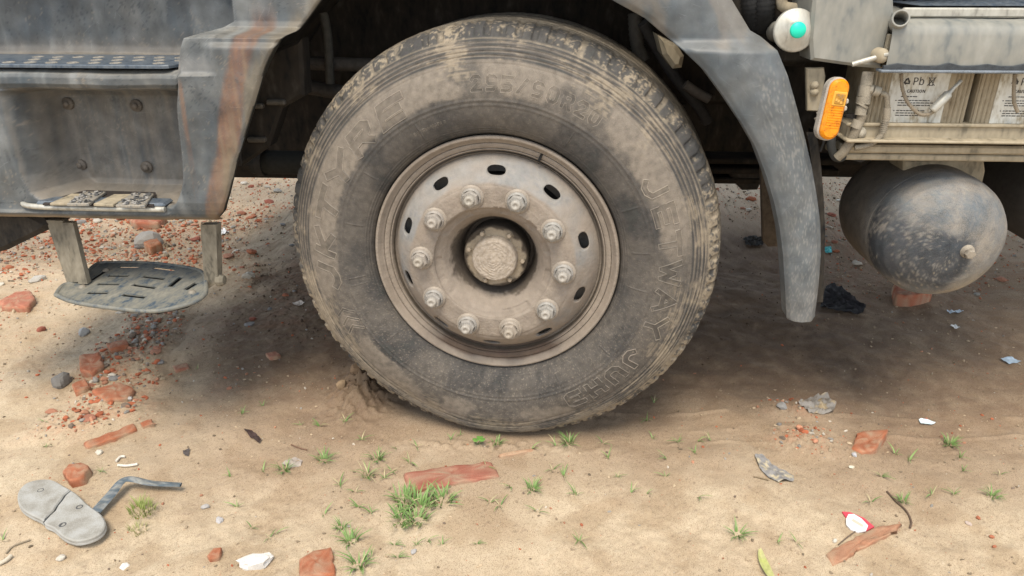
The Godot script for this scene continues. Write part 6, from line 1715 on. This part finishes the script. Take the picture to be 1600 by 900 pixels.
func make_crumbs() -> void:
	# bits of brick and stone strewn about: the larger ones single, the rest one mass
	var kinds := [[Color(0.44, 0.14, 0.07), 0.4], [Color(0.48, 0.24, 0.15), 0.2], [Color(0.33, 0.31, 0.28), 0.15], [Color(0.56, 0.51, 0.43), 0.15], [Color(0.22, 0.17, 0.13), 0.1]]
	var pick := func() -> Color:
		var x := rnd.randf()
		for k in kinds:
			x -= k[1]
			if x <= 0.0: return k[0] * rnd.randf_range(0.75, 1.2)
		return kinds[0][0]
	var shapes := []
	for k in 8: shapes.append(lump(Vector3(1.0, 0.6, 0.8), 60 + k, Color.WHITE))
	var mass := {}
	mass[0] = []
	var n := 0
	var tries := 0
	while n < 46000 and tries < 300000:
		tries += 1
		var x := rnd.randf_range(-2.6, 2.4)
		var z := rnd.randf_range(-3.6, 0.62)
		var ru := rubble(x, z)
		if rnd.randf() > 0.17 + 0.83 * ru * ru: continue
		if Vector2(x, z * 0.8 + 0.1).length() < 0.5 and z < 0.02 and rnd.randf() < 0.9: continue
		var s := 0.0025 + 0.009 * pow(rnd.randf(), 5.0) + ru * (0.004 * rnd.randf() + 0.024 * pow(rnd.randf(), 5.0))
		var b := Basis.from_euler(Vector3(rnd.randf() * TAU, rnd.randf() * TAU, rnd.randf() * TAU)).scaled(Vector3(s, s * rnd.randf_range(0.55, 1.0), s * rnd.randf_range(0.7, 1.1)))
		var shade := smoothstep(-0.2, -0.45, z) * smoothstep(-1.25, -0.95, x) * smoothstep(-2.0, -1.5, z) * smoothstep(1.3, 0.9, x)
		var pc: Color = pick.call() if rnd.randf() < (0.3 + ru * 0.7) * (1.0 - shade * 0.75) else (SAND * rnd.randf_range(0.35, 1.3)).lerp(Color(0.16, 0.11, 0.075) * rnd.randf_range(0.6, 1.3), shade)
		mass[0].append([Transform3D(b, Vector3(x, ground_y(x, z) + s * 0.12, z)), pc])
		n += 1
	for k in 1:
		var mm := MultiMesh.new()
		mm.transform_format = MultiMesh.TRANSFORM_3D
		mm.use_colors = true
		mm.mesh = shapes[k]
		mm.instance_count = mass[k].size()
		for i in mass[k].size():
			mm.set_instance_transform(i, mass[k][i][0])
			mm.set_instance_color(i, mass[k][i][1])
		var o := MultiMeshInstance3D.new()
		o.multimesh = mm
		o.material_override = mats["stone"]
		put(o, "gravel")
		tag(o, "loose grit and brick crumbs strewn over the sand", "gravel", "", "stuff")
	# single pieces one can tell apart in the rubble
	for k in 130:
		var x := 0.0
		var z := 0.0
		for t in 200:
			x = rnd.randf_range(-2.1, 1.9)
			z = rnd.randf_range(-2.3, 0.05)
			if rnd.randf() < rubble(x, z) * 0.9 and absf(x) > 0.45: break
		var s := rnd.randf_range(0.022, 0.05) * (1.0 + 0.35 * maxf(0.0, -z - 0.6))
		var red := rnd.randf() < 0.62
		var o := piece("brick_crumb" if red else "stone", shapes[k % 8], tintm(k % 5 if red else 5 + k % 4))
		o.transform = Transform3D(Basis.from_euler(Vector3(rnd.randf_range(-0.3, 0.3), rnd.randf() * TAU, rnd.randf_range(-0.3, 0.3))).scaled(Vector3(s, s * rnd.randf_range(0.5, 0.9), s * rnd.randf_range(0.6, 1.0))), on_ground(Vector3(x, 0, z), s * 0.1))
		var zone := "in the shade between the tyre and the mudguard"
		if x < -0.5:
			zone = "in the shade just in front of the tyre" if x > -0.8 and z > -0.9 else "in the open below the bumper, before the hanging step" if z > -0.6 and x < -1.1 else "under the hanging step" if z > -0.6 else "behind the hanging step in the sunlit rubble" if x < -1.1 else "behind the tyre's front edge under the cab"
			if z < -1.6: zone = "far behind the steps, beyond the lorry's middle"
		elif x > 0.8:
			zone = "behind the air tank" if z < -1.0 else "under the air tank"
		var big := "large " if s > 0.042 else "small " if s < 0.03 else ""
		var hue: String = ["orange", "dull red", "pale red", "dark red", "pinkish"][k % 5] if red else ["grey", "cream", "dark grey", "whitish"][k % 4]
		tag(o, "%s%s %s lying %s" % [big, hue, "brick piece" if red else "stone", zone], "brick" if red else "stone", "%s%s %s %s" % [big, hue, "bricks" if red else "stones", zone])

func tintm(k: int) -> Material:
	var key := "tint%d" % k
	if not mats.has(key):
		var cols := [Color(0.43, 0.16, 0.085), Color(0.4, 0.18, 0.12), Color(0.46, 0.22, 0.14), Color(0.34, 0.12, 0.08), Color(0.47, 0.24, 0.16), Color(0.34, 0.33, 0.3), Color(0.5, 0.46, 0.39), Color(0.24, 0.23, 0.22), Color(0.62, 0.58, 0.5)]
		var m: StandardMaterial3D = mats["brick_clay" if k < 5 else "stone"].duplicate()
		m.vertex_color_use_as_albedo = false
		m.albedo_color = cols[k].linear_to_srgb()
		m.uv1_scale = Vector3.ONE * 0.6
		mats[key] = m
	return mats[key]

# ------------------------------------------------------------------ grass

func tuft_mesh(seed_: int, blades: int, h: float, spread_: float, wide: float, lie := 0.5, tone := Color(0, 0, 0, 0)) -> ArrayMesh:
	var r := RandomNumberGenerator.new()
	r.seed = seed_
	var st := begin(Color.WHITE, true)
	for b in blades:
		var a := r.randf() * TAU
		var root := Vector3(cos(a), 0, sin(a)) * spread_ * sqrt(r.randf()) * 0.6
		var dir := Vector3(cos(a + r.randf_range(-0.8, 0.8)), 0, sin(a + r.randf_range(-0.8, 0.8)))
		var l := h * r.randf_range(0.55, 1.2)
		var bend := r.randf_range(0.25, 1.2) * lie * 2.0
		var side_ := dir.cross(Vector3.UP)
		var wd := wide * r.randf_range(0.7, 1.2)
		var col := Color(0.13, 0.25, 0.06).lerp(Color(0.28, 0.4, 0.14), r.randf())
		if r.randf() < 0.16: col = Color(0.5, 0.44, 0.25)
		if tone.a > 0.0: col = tone * r.randf_range(0.8, 1.2)
		st.set_color(col)
		var prev := []
		for k in 6:
			var t := k / 5.0
			var p := root + dir * l * sin(bend * t) * t * 0.9 + Vector3.UP * l * (t - bend * 0.32 * t * t)
			p.y = maxf(p.y, 0.002)
			var w := wd * (1.0 - t * t) * 0.5 + 0.0001
			var cur := [p - side_ * w + Vector3(0, w * 0.4, 0), p, p + side_ * w + Vector3(0, w * 0.4, 0)]
			if k > 0:
				quad(st, prev[0], cur[0], cur[1], prev[1])
				quad(st, prev[1], cur[1], cur[2], prev[2])
			prev = cur
	return done(st)

func make_grass() -> void:
	var small := []
	for k in 6: small.append(tuft_mesh(100 + k, 4 + k % 4, 0.04, 0.01, 0.0034, 0.95))
	var mid := []
	for k in 4: mid.append(tuft_mesh(120 + k, 24 + 4 * k, 0.04, 0.028, 0.0034, 0.85))
	var leafm: Material = mats["leaf"]
	var put_tuft := func(mesh: Mesh, px: Vector3, s: float, label: String, group := "") -> void:
		var o := piece("grass_tuft", mesh, leafm)
		o.transform = Transform3D(Basis(Vector3.UP, rnd.randf() * TAU).scaled(Vector3.ONE * s), on_ground(px, -0.001))
		tag(o, label, "grass", group)
	# the large clump below the brick slab
	for q in [[Vector3(-0.19, 0, 0.327), 1.0, "lower part of the biggest green grass clump"], [Vector3(-0.159, 0, 0.278), 1.25, "middle of the biggest green grass clump below the brick slab"], [Vector3(-0.11, 0, 0.258), 1.0, "right end of the biggest green grass clump, under the slab's corner"], [Vector3(-0.196, 0, 0.262), 1.0, "left upper part of the biggest green grass clump"], [Vector3(-0.157, 0, 0.331), 0.9, "lowest part of the biggest green grass clump"]]:
		put_tuft.call(tuft_mesh(rnd.randi() % 1000, 46, 0.036, 0.042, 0.0036, 0.7), q[0], q[1], q[2])
	for q in [[Vector3(-0.425, 0, 0.125), 0.8, "green grass tuft upper left of the brick slab"], [Vector3(-0.293, 0, 0.113), 0.8, "green grass tuft behind the brick slab's left end"], [Vector3(-0.304, 0, 0.17), 0.85, "green grass tuft just left of the brick slab"], [Vector3(-0.288, 0, 0.4), 0.9, "green grass tuft below and left of the biggest clump"], [Vector3(-0.251, 0, 0.47), 1.0, "grass tuft at the bottom edge beside the orange brick corner"], [Vector3(-0.512, 0, 0.168), 0.75, "grass tuft beside the thin grey crust"], [Vector3(-0.32, 0, 0.358), 0.6, "thin pale grass tuft left of the biggest clump"], [Vector3(0.101, 0, 0.21), 0.75, "grass tuft right of the brick slab's lower corner"], [Vector3(0.19, 0, 0.018), 0.85, "grass tuft at the foot of the tyre"], [Vector3(0.004, 0, 0.041), 0.6, "upright grass sprig in front of the tyre, beside the seedling"], [Vector3(0.553, 0, 0.34), 0.75, "spreading grass tuft in open sand left of the fallen leaf"], [Vector3(1.185, 0, -0.035), 0.8, "flat green grass tuft right of the orange half brick"], [Vector3(1.17, 0, 0.191), 0.7, "small grass tuft near the photo's lower right edge"], [Vector3(0.967, 0, 0.201), 0.6, "thin grass beside the curved twig"]]:
		put_tuft.call(mid[rnd.randi() % 4], q[0], q[1], q[2])
	# yellow green soft tuft by the sandal
	put_tuft.call(tuft_mesh(400, 130, 0.03, 0.045, 0.0018, 0.4, Color(0.3, 0.36, 0.1)), Vector3(-0.778, 0, 0.343), 1.0, "soft yellow green grass tuft beside the sandal's strap")
	put_tuft.call(tuft_mesh(401, 70, 0.02, 0.04, 0.0015, 0.4, Color(0.38, 0.38, 0.16)), Vector3(-0.764, 0, 0.398), 0.9, "faded low grass below the yellow green tuft")
	for q in [Vector2(-0.533, -0.023), Vector2(-0.478, -0.017), Vector2(-0.412, -0.029), Vector2(-0.351, 0.04), Vector2(-0.254, 0.063), Vector2(-0.201, 0.06), Vector2(-0.248, 0.154), Vector2(-0.21, 0.119), Vector2(-0.365, 0.209), Vector2(-0.321, 0.23), Vector2(-0.299, 0.286), Vector2(-0.262, 0.18), Vector2(-0.117, 0.028), Vector2(-0.095, -0.002), Vector2(-0.047, 0.052), Vector2(0.156, 0.041), Vector2(0.094, 0.056), Vector2(0.28, 0.007), Vector2(0.289, 0.075), Vector2(0.204, 0.219), Vector2(0.175, 0.157), Vector2(0.147, 0.133), Vector2(0.307, 0.15), Vector2(0.333, 0.208), Vector2(0.371, 0.206), Vector2(0.437, 0.075), Vector2(0.414, -0.028), Vector2(0.529, -0.014), Vector2(0.561, -0.008), Vector2(0.478, -0.003), Vector2(0.509, 0.055), Vector2(0.488, 0.222), Vector2(0.676, 0.357), Vector2(0.892, 0.201), Vector2(1.029, 0.009), Vector2(1.047, 0.043), Vector2(1.18, 0.028), Vector2(1.162, 0.08), Vector2(1.039, 0.182), Vector2(1.092, 0.179), Vector2(0.949, 0.116), Vector2(0.44, -0.211), Vector2(0.411, -0.118), Vector2(0.026, 0.269), Vector2(0.003, 0.259), Vector2(0.207, 0.372), Vector2(-0.014, 0.393), Vector2(-0.09, 0.397), Vector2(-0.123, 0.386), Vector2(-0.145, 0.4), Vector2(-0.194, 0.399), Vector2(-0.265, 0.305), Vector2(-0.374, 0.311), Vector2(-0.233, 0.442), Vector2(-0.179, 0.439), Vector2(-0.637, 0.199), Vector2(-0.567, 0.171), Vector2(-0.58, 0.3), Vector2(-0.524, 0.361), Vector2(-0.471, 0.394), Vector2(-0.463, 0.378), Vector2(-1.235, -0.001), Vector2(-1.168, 0.097), Vector2(-0.953, 0.208), Vector2(-1.036, 0.447), Vector2(-0.668, -0.103), Vector2(-0.937, -0.291), Vector2(-0.707, -0.06), Vector2(0.424, 0.144), Vector2(0.636, 0.355), Vector2(1.236, 0.101), Vector2(0.115, 0.285), Vector2(-0.016, 0.129), Vector2(0.052, 0.204)]:
		var spot := "at the foot of the tyre" if q.y < 0.1 and absf(q.x) < 0.4 else "beside the sandal and its strap" if q.x < -0.55 else "around the pinkish brick slab" if q.x < 0.05 else "between the brick slab and the grey rag" if q.x < 0.55 else "around the orange half brick and the wrapper"
		put_tuft.call(small[rnd.randi() % 6], Vector3(q.x, 0, q.y), rnd.randf_range(0.5, 0.95), "tiny green grass sprig sprouting from the sand " + spot, "tiny grass sprigs " + spot)
	# a seedling with round leaves
	var root := put(Node3D.new(), "seedling")
	root.position = on_ground(Vector3(-0.04, 0, 0.054), 0.0)
	tag(root, "seedling with two round green leaves in front of the tyre", "seedling")
	piece("stem", bar([Vector3.ZERO, Vector3(0.002, 0.01, 0), Vector3(0.0, 0.018, 0.001)], 0.0009, Color(0.2, 0.3, 0.1), 6, 3), leafm, root)
	for k in 3:
		var a := 0.6 + k * 2.1
		var st := begin(Color(0.14, 0.3, 0.06), true)
		for i in 12:
			var t0 := TAU * i / 12.0
			var t1 := TAU * (i + 1) / 12.0
			var c := Vector3(cos(a) * 0.009, 0.019 - k * 0.002, sin(a) * 0.009)
			tri(st, c, c + Vector3(cos(t0) * 0.009, 0.002 * cos(t0 * 2), sin(t0) * 0.008), c + Vector3(cos(t1) * 0.009, 0.002 * cos(t1 * 2), sin(t1) * 0.008), Vector3.UP)
		piece("seed_leaf", done(st), leafm, root)
